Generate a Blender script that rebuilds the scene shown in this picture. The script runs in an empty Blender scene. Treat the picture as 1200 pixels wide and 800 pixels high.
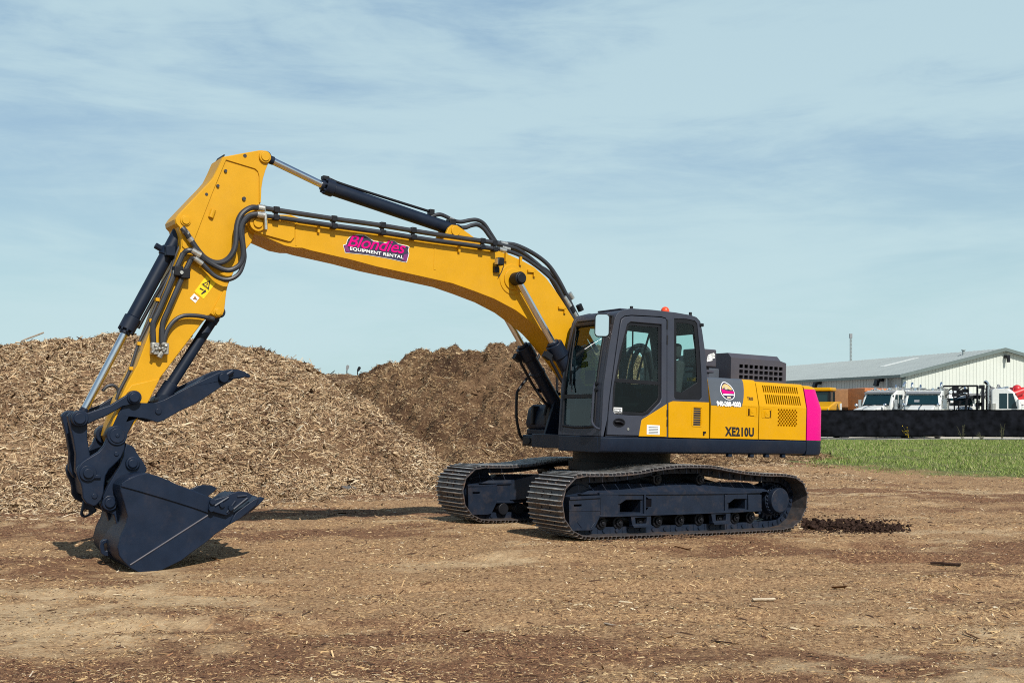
import bpy, bmesh, math, random
import numpy as np
from mathutils import Vector, Matrix
from mathutils.geometry import tessellate_polygon, delaunay_2d_cdt
R = math.radians
random.seed(7); rng = np.random.default_rng(11)
scn = bpy.context.scene; COL = scn.collection

# ------------------------------------------------------------------ camera model (1200 px reference)
FPX, HOR, CAMH = 1280.0, 481.0, 1.65
X0, Y0, YAW, PT = 1.55, 15.70, 0.57, 0.03
_c, _s = math.cos(YAW), math.sin(YAW)
FW = Vector((-_c, -_s, 0)); LF = Vector((_s, -_c, 0)); UP = Vector((0, 0, 1))
FX = FW*math.cos(PT) + UP*math.sin(PT); UX = UP*math.cos(PT) - FW*math.sin(PT)
RM = Matrix((FX, LF, UX))            # world -> excavator
ORG = Vector((X0, Y0, 0)); CL = RM @ (Vector((0, 0, CAMH)) - ORG)
def L(px, py, y):
    """point of the plane y of the excavator seen along a sight line (surveying the photograph)"""
    d = RM @ Vector(((px-600)/FPX, 1, -(py-HOR)/FPX)); t = (y-CL.y)/d.y
    return CL + d*t
def XZ(pts, y): return [((v := L(p[0], p[1], y)).x, v.z) for p in pts]
def PX(px, Y): return (px-600)*Y/FPX
def PZ(py, Y): return CAMH - (py-HOR)*Y/FPX

# ------------------------------------------------------------------ materials
def nt(m): m.use_nodes = True; return m.node_tree.nodes, m.node_tree.links
def paint(name, col, rough=.4, metal=0.0, var=.12, scale=6, dirt=None, dirt_amt=.0, coat=0.0, bump=0.0, bscale=60):
    m = bpy.data.materials.new(name); N, K = nt(m); b = N['Principled BSDF']
    b.inputs['Roughness'].default_value = rough; b.inputs['Metallic'].default_value = metal
    b.inputs['Coat Weight'].default_value = coat
    tc = N.new('ShaderNodeTexCoord'); no = N.new('ShaderNodeTexNoise')
    no.inputs['Scale'].default_value = scale; no.inputs['Detail'].default_value = 6
    K.new(tc.outputs['Object'], no.inputs['Vector'])
    r = N.new('ShaderNodeValToRGB'); e = r.color_ramp.elements
    e[0].position = .3; e[1].position = .75
    e[0].color = (*[c*(1-var) for c in col], 1); e[1].color = (*[min(1, c*(1+var*.6)) for c in col], 1)
    K.new(no.outputs['Fac'], r.inputs['Fac']); out = r.outputs['Color']
    if dirt:
        n2 = N.new('ShaderNodeTexNoise'); n2.inputs['Scale'].default_value = 2.3; n2.inputs['Detail'].default_value = 9; n2.inputs['Roughness'].default_value = .7
        K.new(tc.outputs['Object'], n2.inputs['Vector'])
        r2 = N.new('ShaderNodeMapRange'); r2.inputs[1].default_value = .48; r2.inputs[2].default_value = .72; r2.inputs[4].default_value = dirt_amt
        K.new(n2.outputs['Fac'], r2.inputs[0])
        mx = N.new('ShaderNodeMix'); mx.data_type = 'RGBA'; mx.inputs[7].default_value = (*dirt, 1)
        K.new(r2.outputs[0], mx.inputs[0]); K.new(out, mx.inputs[6]); out = mx.outputs[2]
    K.new(out, b.inputs['Base Color'])
    rr = N.new('ShaderNodeMapRange'); rr.inputs[3].default_value = max(.02, rough-.08); rr.inputs[4].default_value = min(1, rough+.12)
    K.new(no.outputs['Fac'], rr.inputs[0]); K.new(rr.outputs[0], b.inputs['Roughness'])
    if bump:
        n3 = N.new('ShaderNodeTexNoise'); n3.inputs['Scale'].default_value = bscale; n3.inputs['Detail'].default_value = 4
        K.new(tc.outputs['Object'], n3.inputs['Vector'])
        bp = N.new('ShaderNodeBump'); bp.inputs['Strength'].default_value = bump; bp.inputs['Distance'].default_value = .01
        K.new(n3.outputs['Fac'], bp.inputs['Height']); K.new(bp.outputs[0], b.inputs['Normal'])
    return m
DUST = (.30, .22, .14)
def muddy(m, amt, lo, hi, col=(.115, .075, .055)):
    N, K = m.node_tree.nodes, m.node_tree.links; b = N['Principled BSDF']; src = b.inputs['Base Color'].links[0].from_socket
    g = N.new('ShaderNodeNewGeometry'); n = N.new('ShaderNodeTexNoise'); n.inputs['Scale'].default_value = 5; n.inputs['Detail'].default_value = 8; n.inputs['Roughness'].default_value = .7; K.new(g.outputs['Position'], n.inputs['Vector'])
    q = N.new('ShaderNodeMapRange'); q.inputs[1].default_value = lo; q.inputs[2].default_value = hi; q.inputs[4].default_value = amt; K.new(n.outputs['Fac'], q.inputs[0])
    x = N.new('ShaderNodeMix'); x.data_type = 'RGBA'; x.inputs[7].default_value = (*col, 1); K.new(q.outputs[0], x.inputs[0]); K.new(src, x.inputs[6]); K.new(x.outputs[2], b.inputs['Base Color'])
M = {}
M['boom'] = paint('boom_yellow', (.575, .295, .006), .42, var=.05, dirt=DUST, dirt_amt=.06, bump=.03, bscale=90)
M['panel'] = paint('panel_yellow', (.585, .295, .0005), .36, var=.04, dirt=DUST, dirt_amt=.05)
M['navy'] = paint('dark_blue_grey_paint', (.0075, .0145, .031), .42, var=.15, dirt=(.10, .08, .07), dirt_amt=.08)
M['bucket'] = paint('bucket_paint', (.0065, .0145, .034), .42, var=.18, dirt=(.10, .08, .07), dirt_amt=.06, bump=.04)
M['cab'] = paint('cab_grey_paint', (.038, .045, .066), .45, var=.08, dirt=DUST, dirt_amt=.03)
M['hood'] = paint('hood_grey_paint', (.056, .055, .072), .5, var=.08, dirt=DUST, dirt_amt=.06)
M['slate'] = paint('slate_panel_paint', (.075, .088, .11), .4, var=.06, dirt=DUST, dirt_amt=.04)
M['black'] = paint('black_plastic', (.007, .008, .012), .5, var=.2)
M['rubber'] = paint('hose_rubber', (.026, .029, .037), .45, var=.25)
M['shade_void'] = paint('opening_shade_black', (.004, .004, .006), .8)  # near-black colour standing in for the shade inside openings
M['steel'] = paint('track_steel', (.075, .070, .074), .5, metal=.3, var=.4, scale=9, dirt=(.16, .10, .07), dirt_amt=.55)
M['worn'] = paint('worn_steel', (.55, .53, .50), .42, metal=.6, var=.4, scale=12, dirt=(.14, .10, .07), dirt_amt=.45)
muddy(M['steel'], .9, .52, .62); muddy(M['worn'], .85, .54, .64)
M['frame'] = paint('track_frame_paint', (.0075, .0145, .031), .5, var=.2); muddy(M['frame'], .26, .50, .72, (.10, .07, .05)); M['frame'].node_tree.nodes['Principled BSDF'].inputs['Specular IOR Level'].default_value = .3
muddy(M['bucket'], .10, .55, .75, (.11, .08, .06))
M['chrome'] = paint('chrome_rod', (.72, .72, .74), .16, metal=1.0, var=.05)
M['zinc'] = paint('zinc_fitting', (.58, .57, .53), .35, metal=.8, var=.25, scale=30)
M['dull_zinc'] = paint('dull_zinc', (.38, .37, .34), .45, metal=.6, var=.4, scale=30)
M['magenta'] = paint('magenta_paint', (.62, .0005, .19), .38, var=.03)
M['pink'] = paint('pink_vinyl', (.62, .002, .19), .5, var=.02)
M['white'] = paint('white_vinyl', (.78, .80, .80), .5, var=.04)
M['ink'] = paint('dark_vinyl', (.03, .022, .06), .5)
M['plum'] = paint('plum_vinyl', (.17, .02, .15), .5)
M['black_ink'] = paint('black_lettering', (.012, .010, .010), .5)
M['signal'] = paint('warning_yellow', (.85, .58, .0), .5, var=.05)
M['blonde'] = paint('blonde_vinyl', (.68, .45, .18), .5)
M['orange_lamp'] = paint('beacon_lens', (.85, .075, .02), .25, var=.03)
M['seat'] = paint('seat_fabric', (.022, .024, .028), .85)
M['red'] = paint('red_paint', (.55, .02, .025), .4)
M['truck_white'] = paint('truck_white', (.66, .68, .66), .35, var=.05)
M['rust_orange'] = paint('rust_orange', (.52, .17, .05), .6, var=.25, dirt=(.25, .10, .05), dirt_amt=.5)
M['bed_brown'] = paint('dump_bed_brown', (.27, .125, .045), .6, var=.2, dirt=(.15, .08, .05), dirt_amt=.5)
M['grey_metal'] = paint('grey_metal', (.24, .25, .26), .5, metal=.2)
M['roof'] = paint('galvanised_roof', (.27, .31, .31), .6, metal=.1, var=.08, scale=.6)
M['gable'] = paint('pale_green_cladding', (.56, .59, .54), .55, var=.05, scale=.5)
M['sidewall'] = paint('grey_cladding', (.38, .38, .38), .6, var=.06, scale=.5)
M['trim'] = paint('dark_green_grey_trim', (.12, .155, .15), .5)
M['skylight'] = paint('skylight_panel', (.68, .70, .66), .5)
M['screen'] = paint('black_screen_fabric', (.009, .010, .014), .9, var=.75, scale=2.6, bump=1.0, bscale=9)
M['bark'] = paint('grey_wood', (.33, .27, .21), .85, var=.3, scale=20, bump=.6)
M['pale_wood'] = paint('pale_wood', (.58, .47, .33), .85, var=.25, scale=20, bump=.5)
M['stone'] = paint('grey_stone', (.10, .10, .10), .9, var=.4, scale=10, bump=.7)
M['crumb'] = paint('mulch_crumb', (.16, .09, .05), .95, var=.6, scale=14, bump=.8, bscale=40)
M['soil'] = paint('dark_wet_mulch', (.045, .027, .021), .95, var=.6, scale=14, bump=1.0, bscale=40)
M['leafy'] = paint('weed_green', (.055, .07, .025), .8, var=.4)
M['drystem'] = paint('dry_stem', (.10, .09, .05), .85, var=.3)

for k_, v_ in (('navy', .25), ('bucket', .25), ('boom', .3), ('panel', .22), ('magenta', .22), ('cab', .3), ('black', .3), ('pink', .1), ('hood', .35)): M[k_].node_tree.nodes['Principled BSDF'].inputs['Specular IOR Level'].default_value = v_
for k_ in ('screen', 'shade_void', 'soil'): M[k_].node_tree.nodes['Principled BSDF'].inputs['Specular IOR Level'].default_value = .05
def glass(name, tint, gloss=.10, rough=.02):
    m = bpy.data.materials.new(name); N, K = nt(m); N.remove(N['Principled BSDF'])
    o = N['Material Output']; t = N.new('ShaderNodeBsdfTransparent'); t.inputs[0].default_value = (*tint, 1)
    g = N.new('ShaderNodeBsdfGlossy'); g.inputs['Roughness'].default_value = rough
    f = N.new('ShaderNodeLayerWeight'); f.inputs['Blend'].default_value = .5
    p = N.new('ShaderNodeMath'); p.operation = 'POWER'; p.inputs[1].default_value = 4.0; K.new(f.outputs['Facing'], p.inputs[0])
    q = N.new('ShaderNodeMath'); q.operation = 'MULTIPLY_ADD'; q.inputs[1].default_value = .7; q.inputs[2].default_value = gloss; K.new(p.outputs[0], q.inputs[0])
    ge = N.new('ShaderNodeNewGeometry'); bk = N.new('ShaderNodeMath'); bk.operation = 'SUBTRACT'; bk.inputs[0].default_value = 1; K.new(ge.outputs['Backfacing'], bk.inputs[1])
    a = N.new('ShaderNodeMath'); a.operation = 'MULTIPLY'; K.new(q.outputs[0], a.inputs[0]); K.new(bk.outputs[0], a.inputs[1])
    x = N.new('ShaderNodeMixShader'); K.new(a.outputs[0], x.inputs[0]); K.new(t.outputs[0], x.inputs[1]); K.new(g.outputs[0], x.inputs[2])
    K.new(x.outputs[0], o.inputs['Surface']); return m
M['glass'] = glass('tinted_cab_glass', (.86, .955, .935), .035)
M['wglass'] = glass('windshield_glass', (.62, .74, .74), .07)
M['dglass'] = glass('dark_lower_glass', (.30, .36, .37), .03)  # tint darkened to stand in for the dim cab interior
M['tglass'] = paint('truck_window_glass', (.008, .030, .038), .06)
M['mirror'] = paint('mirror_glass', (.92, .93, .93), .06, metal=1.0, var=.01)

def chipmat(name, stops, rough=.85, damp=0):
    m = bpy.data.materials.new(name); N, K = nt(m); b = N['Principled BSDF']; b.inputs['Roughness'].default_value = rough
    b.inputs['Specular IOR Level'].default_value = .25
    g = N.new('ShaderNodeNewGeometry'); r = N.new('ShaderNodeValToRGB'); K.new(g.outputs['Random Per Island'], r.inputs['Fac'])
    e = r.color_ramp.elements
    while len(e) < len(stops): e.new(.5)
    for k, (p, c) in enumerate(stops): e[k].position = p; e[k].color = (*c, 1)
    out = r.outputs['Color']
    if damp:                                    # damp and dry patches in the heap
        n = N.new('ShaderNodeTexNoise'); n.inputs['Scale'].default_value = .55; n.inputs['Detail'].default_value = 6; n.inputs['Roughness'].default_value = .65; K.new(g.outputs['Position'], n.inputs['Vector'])
        q = N.new('ShaderNodeMapRange'); q.inputs[1].default_value = .50; q.inputs[2].default_value = .66; q.inputs[4].default_value = damp; K.new(n.outputs['Fac'], q.inputs[0])
        x = N.new('ShaderNodeMix'); x.data_type = 'RGBA'; x.blend_type = 'MULTIPLY'; x.inputs[7].default_value = (.42, .33, .28, 1); K.new(q.outputs[0], x.inputs[0]); K.new(out, x.inputs[6]); out = x.outputs[2]
    K.new(out, b.inputs['Base Color']); return m
CH_PILE = [(0, (.08, .045, .027)), (.16, (.17, .10, .058)), (.40, (.34, .225, .128)), (.70, (.51, .37, .22)), (.92, (.63, .50, .33)), (1, (.74, .64, .48))]
CH_DAMP = [(0, (.05, .027, .017)), (.22, (.12, .068, .037)), (.50, (.27, .17, .088)), (.78, (.43, .295, .16)), (.95, (.56, .42, .26)), (1, (.66, .55, .38))]
CH_GROUND = [(0, (.045, .024, .016)), (.24, (.14, .074, .040)), (.42, (.33, .195, .095)), (.80, (.55, .37, .185)), (.97, (.65, .50, .29)), (1, (.72, .62, .46))]
M['chip_pile'] = chipmat('mulch_chips', CH_PILE, damp=.55); M['chip_damp'] = chipmat('damp_mulch_chips', CH_DAMP, damp=.8); M['chip_ground'] = chipmat('ground_chips', CH_GROUND)
M['chip_dark'] = chipmat('dark_chips', [(0, (.045, .021, .015)), (.45, (.14, .064, .036)), (.85, (.29, .15, .08)), (1, (.46, .31, .18))])
M['grass'] = chipmat('grass_blades', [(0, (.095, .155, .03)), (.45, (.185, .265, .055)), (.80, (.28, .325, .09)), (.93, (.40, .36, .19)), (1, (.48, .42, .25))], .7)

def pilemat(name, a, b_, c):
    m = bpy.data.materials.new(name); N, K = nt(m); b = N['Principled BSDF']; b.inputs['Roughness'].default_value = .95
    b.inputs['Specular IOR Level'].default_value = .15
    tc = N.new('ShaderNodeTexCoord')
    n1 = N.new('ShaderNodeTexNoise'); n1.inputs['Scale'].default_value = 9; n1.inputs['Detail'].default_value = 10; n1.inputs['Roughness'].default_value = .75
    n2 = N.new('ShaderNodeTexNoise'); n2.inputs['Scale'].default_value = .7; n2.inputs['Detail'].default_value = 5
    for n in (n1, n2): K.new(tc.outputs['Object'], n.inputs['Vector'])
    ad = N.new('ShaderNodeMath'); ad.operation = 'MULTIPLY_ADD'; ad.inputs[1].default_value = .75; K.new(n2.outputs['Fac'], ad.inputs[0])
    mu = N.new('ShaderNodeMath'); mu.operation = 'MULTIPLY'; mu.inputs[1].default_value = .40; K.new(n1.outputs['Fac'], mu.inputs[0]); K.new(mu.outputs[0], ad.inputs[2])
    r = N.new('ShaderNodeValToRGB'); e = r.color_ramp.elements; e.new(.5)
    for k, (p, cc) in enumerate([(.42, a), (.57, b_), (.74, c)]): e[k].position = p; e[k].color = (*cc, 1)
    K.new(ad.outputs[0], r.inputs['Fac']); K.new(r.outputs['Color'], b.inputs['Base Color'])
    bp = N.new('ShaderNodeBump'); bp.inputs['Strength'].default_value = 1; bp.inputs['Distance'].default_value = .05
    n3 = N.new('ShaderNodeTexNoise'); n3.inputs['Scale'].default_value = 22; n3.inputs['Detail'].default_value = 6; K.new(tc.outputs['Object'], n3.inputs['Vector'])
    K.new(n3.outputs['Fac'], bp.inputs['Height']); K.new(bp.outputs[0], b.inputs['Normal']); return m
M['pile'] = pilemat('mulch_pile_body', (.050, .027, .018), (.12, .070, .040), (.26, .17, .10))  # body colour darkened so gaps between the shreds look shaded
M['pile2'] = pilemat('damp_mulch_pile_body', (.034, .018, .012), (.085, .048, .027), (.20, .125, .07))  # damp tone, also darkened to put shade between the shreds

# ------------------------------------------------------------------ mesh builder
def inside(p, loop):
    c = False; j = len(loop)-1
    for i in range(len(loop)):
        a, b = loop[i], loop[j]
        if (a[1] > p[1]) != (b[1] > p[1]) and p[0] < (b[0]-a[0])*(p[1]-a[1])/(b[1]-a[1])+a[0]: c = not c
        j = i
    return c
def triangulate(loops):
    if len(loops) == 1: return tessellate_polygon([[Vector((p[0], p[1], 0)) for p in loops[0]]])
    flat = [p for l in loops for p in l]; ed = []; o = 0
    for l in loops: ed += [(o+i, o+(i+1) % len(l)) for i in range(len(l))]; o += len(l)
    v, e, f, ov, oe, of = delaunay_2d_cdt([Vector(p[:2]) for p in flat], ed, [], 0, 1e-6)
    mp = [x[0] if x else min(range(len(flat)), key=lambda q: (flat[q][0]-v[i].x)**2+(flat[q][1]-v[i].y)**2) for i, x in enumerate(ov)]
    out = []
    for t in f:
        c = ((v[t[0]].x+v[t[1]].x+v[t[2]].x)/3, (v[t[0]].y+v[t[1]].y+v[t[2]].y)/3)
        if inside(c, loops[0]) and not any(inside(c, h) for h in loops[1:]): out.append(tuple(mp[i] for i in t))
    return out
class MB:
    def __init__(s): s.v = []; s.f = []; s.m = []; s.k = 0; s.marks = []
    def mark(s): s.marks.append((len(s.v), len(s.f))); return s
    def build_each(s, *a, **k):
        ms = s.marks+[(len(s.v), len(s.f))]; out = []
        for (v0, f0), (v1, f1_) in zip(ms[:-1], ms[1:]):
            if v1 > v0:
                q = MB(); q.v = s.v[v0:v1]; q.f = [tuple(i-v0 for i in f) for f in s.f[f0:f1_]]; q.m = s.m[f0:f1_]; out.append(q.build(*a, **k))
        return out
    def add(s, vs, fs, k=None):
        o = len(s.v); s.v += [tuple(v) for v in vs]; s.f += [tuple(i+o for i in f) for f in fs]; s.m += [s.k if k is None else k]*len(fs); return s
    def box(s, a, b, rot=None, piv=None, k=None):
        x0, y0, z0 = a; x1, y1, z1 = b
        vs = [Vector(p) for p in ((x0,y0,z0),(x1,y0,z0),(x1,y1,z0),(x0,y1,z0),(x0,y0,z1),(x1,y0,z1),(x1,y1,z1),(x0,y1,z1))]
        if rot is not None:
            c = Vector(piv) if piv is not None else (Vector(a)+Vector(b))/2
            vs = [rot @ (v-c)+c for v in vs]
        return s.add(vs, [(0,3,2,1),(4,5,6,7),(0,1,5,4),(1,2,6,5),(2,3,7,6),(3,0,4,7)], k)
    def plate(s, outer, y0, y1, holes=(), k=None):
        """polygon (x,z) with holes, extruded along y"""
        return s.prism(outer, holes, lambda p, t: (p[0], y0+(y1-y0)*t, p[1]), k)
    def prism(s, outer, holes, fn, k=None):
        loops = [list(outer)]+[list(h) for h in holes]
        flat = [p for l in loops for p in l]; n = len(flat)
        tris = triangulate(loops)
        vs = [fn(p, 0) for p in flat]+[fn(p, 1) for p in flat]
        fs = []
        for t in tris: fs.append((t[0], t[1], t[2])); fs.append((t[2]+n, t[1]+n, t[0]+n))
        o = 0
        for l in loops:
            m = len(l)
            for i in range(m):
                j = (i+1) % m; fs.append((o+i, o+j, o+j+n, o+i+n))
            o += m
        return s.add(vs, fs, k)
    def cyl(s, p0, p1, r, r2=None, n=16, k=None, cap=True):
        p0, p1 = Vector(p0), Vector(p1); d = (p1-p0).normalized(); r2 = r if r2 is None else r2
        a = d.orthogonal().normalized(); b = d.cross(a)
        vs = []
        for i in range(n):
            t = 2*math.pi*i/n; e = a*math.cos(t)+b*math.sin(t); vs += [p0+e*r, p1+e*r2]
        fs = [(2*i, 2*((i+1) % n), 2*((i+1) % n)+1, 2*i+1) for i in range(n)]
        if cap: fs += [tuple(2*i for i in range(n))[::-1], tuple(2*i+1 for i in range(n))]
        return s.add(vs, fs, k)
    def pin(s, p, r, y0, y1, n=18, k=None): return s.cyl((p[0], y0, p[1]), (p[0], y1, p[1]), r, n=n, k=k)
    def tube(s, pts, r, n=8, sub=5, k=None, smooth=True):
        P = [Vector(p) for p in pts]
        if smooth and len(P) > 2:
            Q = []; E = [P[0]*2-P[1]]+P+[P[-1]*2-P[-2]]
            for i in range(1, len(E)-2):
                a, b, c, d = E[i-1:i+3]
                for j in range(sub):
                    t = j/sub; Q.append(.5*((2*b)+(c-a)*t+(2*a-5*b+4*c-d)*t*t+(3*b-a-3*c+d)*t**3))
            P = Q+[P[-1]]
        vs = []; u = None
        for i, p in enumerate(P):
            d = (P[min(i+1, len(P)-1)]-P[max(i-1, 0)]).normalized()
            u = d.orthogonal().normalized() if u is None else (u-d*u.dot(d)).normalized()
            w = d.cross(u)
            for j in range(n):
                t = 2*math.pi*j/n; vs.append(p+(u*math.cos(t)+w*math.sin(t))*r)
        fs = [(i*n+j, i*n+(j+1) % n, (i+1)*n+(j+1) % n, (i+1)*n+j) for i in range(len(P)-1) for j in range(n)]
        fs += [tuple(range(n))[::-1], tuple((len(P)-1)*n+j for j in range(n))]
        return s.add(vs, fs, k)
    def ball(s, c, r, n=12, m=8, sz=1.0, k=None):
        vs = [(c[0], c[1], c[2]+r*sz)]; fs = []
        for i in range(1, m):
            a = math.pi*i/m
            for j in range(n):
                t = 2*math.pi*j/n; vs.append((c[0]+r*math.sin(a)*math.cos(t), c[1]+r*math.sin(a)*math.sin(t), c[2]+r*sz*math.cos(a)))
        vs.append((c[0], c[1], c[2]-r*sz)); e = len(vs)-1
        for j in range(n): fs.append((0, 1+j, 1+(j+1) % n)); fs.append((e, e-n+(j+1) % n, e-n+j))
        for i in range(m-2):
            for j in range(n): a = 1+i*n; fs.append((a+j, a+n+j, a+n+(j+1) % n, a+(j+1) % n))
        return s.add(vs, fs, k)
    def build(s, name, mats, parent=None, bevel=0.0, seg=2, angle=32):
        me = bpy.data.meshes.new(name); me.from_pydata(s.v, [], s.f)
        ms = mats if isinstance(mats, (list, tuple)) else [mats]
        for x in ms: me.materials.append(M[x] if isinstance(x, str) else x)
        me.polygons.foreach_set('material_index', s.m)
        bm = bmesh.new(); bm.from_mesh(me); bmesh.ops.recalc_face_normals(bm, faces=bm.faces); bm.to_mesh(me); bm.free()
        me.polygons.foreach_set('use_smooth', [True]*len(me.polygons)); me.set_sharp_from_angle(angle=R(angle))
        o = bpy.data.objects.new(name, me); COL.objects.link(o)
        if parent: o.parent = parent
        if bevel:
            b = o.modifiers.new('bevel', 'BEVEL'); b.width = bevel; b.segments = seg; b.limit_method = 'ANGLE'; b.angle_limit = R(40); b.use_clamp_overlap = True
        return o
def tag(o, label=None, cat=None, group=None, kind=None):
    if label: o['label'] = label
    if cat: o['category'] = cat
    if group: o['group'] = group
    if kind: o['kind'] = kind
    return o
def empty(name, loc, label, cat, group=None, rz=0, parent=None):
    o = bpy.data.objects.new(name, None); COL.objects.link(o); o.location = loc; o.rotation_euler = (0, 0, rz); o.empty_display_size = .2
    if parent: o.parent = parent
    return tag(o, label, cat, group)
def inst(o, name, parent, mat4):
    c = o.copy(); c.name = name; COL.objects.link(c); c.parent = parent; c.matrix_local = mat4; return c
def rrect(x0, z0, x1, z1, r, n=4):
    out = []
    for cx, cz, a0 in ((x1-r, z1-r, 0), (x0+r, z1-r, 90), (x0+r, z0+r, 180), (x1-r, z0+r, 270)):
        for i in range(n+1):
            a = R(a0+90*i/n); out.append((cx+r*math.cos(a), cz+r*math.sin(a)))
    return out
def disc(c, r, n=20): return [(c[0]+r*math.cos(2*math.pi*i/n), c[1]+r*math.sin(2*math.pi*i/n)) for i in range(n)]
def grow(poly, d):
    """offset a polygon outward (d>0)"""
    n = len(poly); A = sum(poly[i][0]*poly[(i+1) % n][1]-poly[(i+1) % n][0]*poly[i][1] for i in range(n)); sg = 1 if A > 0 else -1
    out = []
    for i in range(n):
        p, q, r_ = Vector(poly[i-1]), Vector(poly[i]), Vector(poly[(i+1) % n])
        e1 = (q-p).normalized(); e2 = (r_-q).normalized(); n1 = Vector((e1.y, -e1.x))*sg; n2 = Vector((e2.y, -e2.x))*sg
        b = n1+n2; b = b/max(.4, (1+n1.dot(n2))); out.append((q.x+b.x*d, q.y+b.y*d))
    return out
def smoothpoly(pts, it=1):
    for _ in range(it):
        q = []
        for i in range(len(pts)):
            a, b = pts[i], pts[(i+1) % len(pts)]
            q += [(a[0]*.75+b[0]*.25, a[1]*.75+b[1]*.25), (a[0]*.25+b[0]*.75, a[1]*.25+b[1]*.75)]
        pts = q
    return pts
def text_geo(body, bold=0.0, shear=0.0, spacing=1.0):
    cu = bpy.data.curves.new('t', 'FONT'); cu.body = body; cu.offset = bold; cu.shear = shear; cu.space_character = spacing; cu.resolution_u = 3
    o = bpy.data.objects.new('t', cu); COL.objects.link(o); bpy.context.view_layer.update()
    me = bpy.data.meshes.new_from_object(o.evaluated_get(bpy.context.evaluated_depsgraph_get()))
    vs = [(v.co.x, v.co.y) for v in me.vertices]; fs = [tuple(p.vertices) for p in me.polygons]
    bpy.data.objects.remove(o); bpy.data.curves.remove(cu); bpy.data.meshes.remove(me)
    x0 = min(v[0] for v in vs); x1 = max(v[0] for v in vs); y0 = min(v[1] for v in vs); y1 = max(v[1] for v in vs)
    return [((v[0]-x0)/(x1-x0), (v[1]-y0)/(y1-y0)) for v in vs], fs
def text_on(mb, body, a, b, up, y, k, **kw):
    """lettering laid on the plane y: a = bottom left, b = bottom right, up = top left (surveyed points)"""
    vs, fs = text_geo(body, **kw); A, B, U_ = L(*a, y), L(*b, y), L(*up, y)
    mb.add([A+(B-A)*u+(U_-A)*v for u, v in vs], fs, k)

# ------------------------------------------------------------------ noise
def vnoise(x, y, seed=0):
    xi = np.floor(x).astype(np.int64); yi = np.floor(y).astype(np.int64); xf = x-xi; yf = y-yi
    def h(a, b):
        n = (a*374761393+b*668265263+seed*1274126177) & 0xffffffff
        n = ((n ^ (n >> 13))*1103515245) & 0xffffffff; n = ((n ^ (n >> 15))*2246822519) & 0xffffffff
        return ((n ^ (n >> 16)) & 0xffff)/65535.0
    u = xf*xf*(3-2*xf); v = yf*yf*(3-2*yf)
    return (h(xi, yi)*(1-u)+h(xi+1, yi)*u)*(1-v)+(h(xi, yi+1)*(1-u)+h(xi+1, yi+1)*u)*v
def fbm(x, y, s, oct=4, seed=0, gain=.5):
    t = 0; a = 1; n = 0
    for k in range(oct): t = t+a*(vnoise(x*s, y*s, seed+k*17)-.5); n += a; a *= gain; s *= 2.03
    return t/n*2
def numesh(name, V, F, mat, smooth=True):
    """V (n,3); F list of (array (m,k))"""
    me = bpy.data.meshes.new(name); me.vertices.add(len(V)); me.vertices.foreach_set('co', np.asarray(V, np.float32).ravel())
    lv = np.concatenate([f.ravel() for f in F]); lt = np.concatenate([np.full(len(f), f.shape[1]) for f in F])
    me.loops.add(len(lv)); me.loops.foreach_set('vertex_index', lv.astype(np.int32))
    me.polygons.add(len(lt)); ls = np.concatenate([[0], np.cumsum(lt)[:-1]])
    me.polygons.foreach_set('loop_start', ls.astype(np.int32)); me.polygons.foreach_set('loop_total', lt.astype(np.int32))
    for m in (mat if isinstance(mat, (list, tuple)) else [mat]): me.materials.append(m)
    me.update(calc_edges=True); me.validate()
    if smooth: me.polygons.foreach_set('use_smooth', np.ones(len(lt), bool))
    return me
def chips(P, Nn, ln, wd, th, tilt, lift=.3):
    """hip-roofed slivers lying on points P with normals Nn"""
    n = len(P); a = rng.uniform(0, 2*np.pi, n)
    Nn = Nn+rng.normal(0, 1, (n, 3))*tilt[:, None]; Nn /= np.linalg.norm(Nn, axis=1)[:, None]
    t = np.stack([np.cos(a), np.sin(a), np.zeros(n)], 1); t -= Nn*(t*Nn).sum(1)[:, None]; t /= np.linalg.norm(t, axis=1)[:, None]+1e-9
    b = np.cross(Nn, t); l = (ln/2)[:, None]; w = (wd/2)[:, None]; h = th[:, None]
    C = P+Nn*h*lift; tap = rng.uniform(.35, 1, (n, 1)); bend = rng.normal(0, .12, (n, 1))*l
    V = np.stack([C-t*l-b*w*tap+Nn*bend, C+t*l-b*w+Nn*bend, C+t*l+b*w*tap+Nn*bend, C-t*l+b*w+Nn*bend, C-t*l*.6+Nn*h, C+t*l*.6+Nn*h], 1).reshape(-1, 3)
    o = (np.arange(n)*6)[:, None]
    Q = np.concatenate([o+np.array([0, 1, 5, 4]), o+np.array([2, 3, 4, 5])]); T = np.concatenate([o+np.array([1, 2, 5]), o+np.array([3, 0, 4])])
    return V, Q, T

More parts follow.
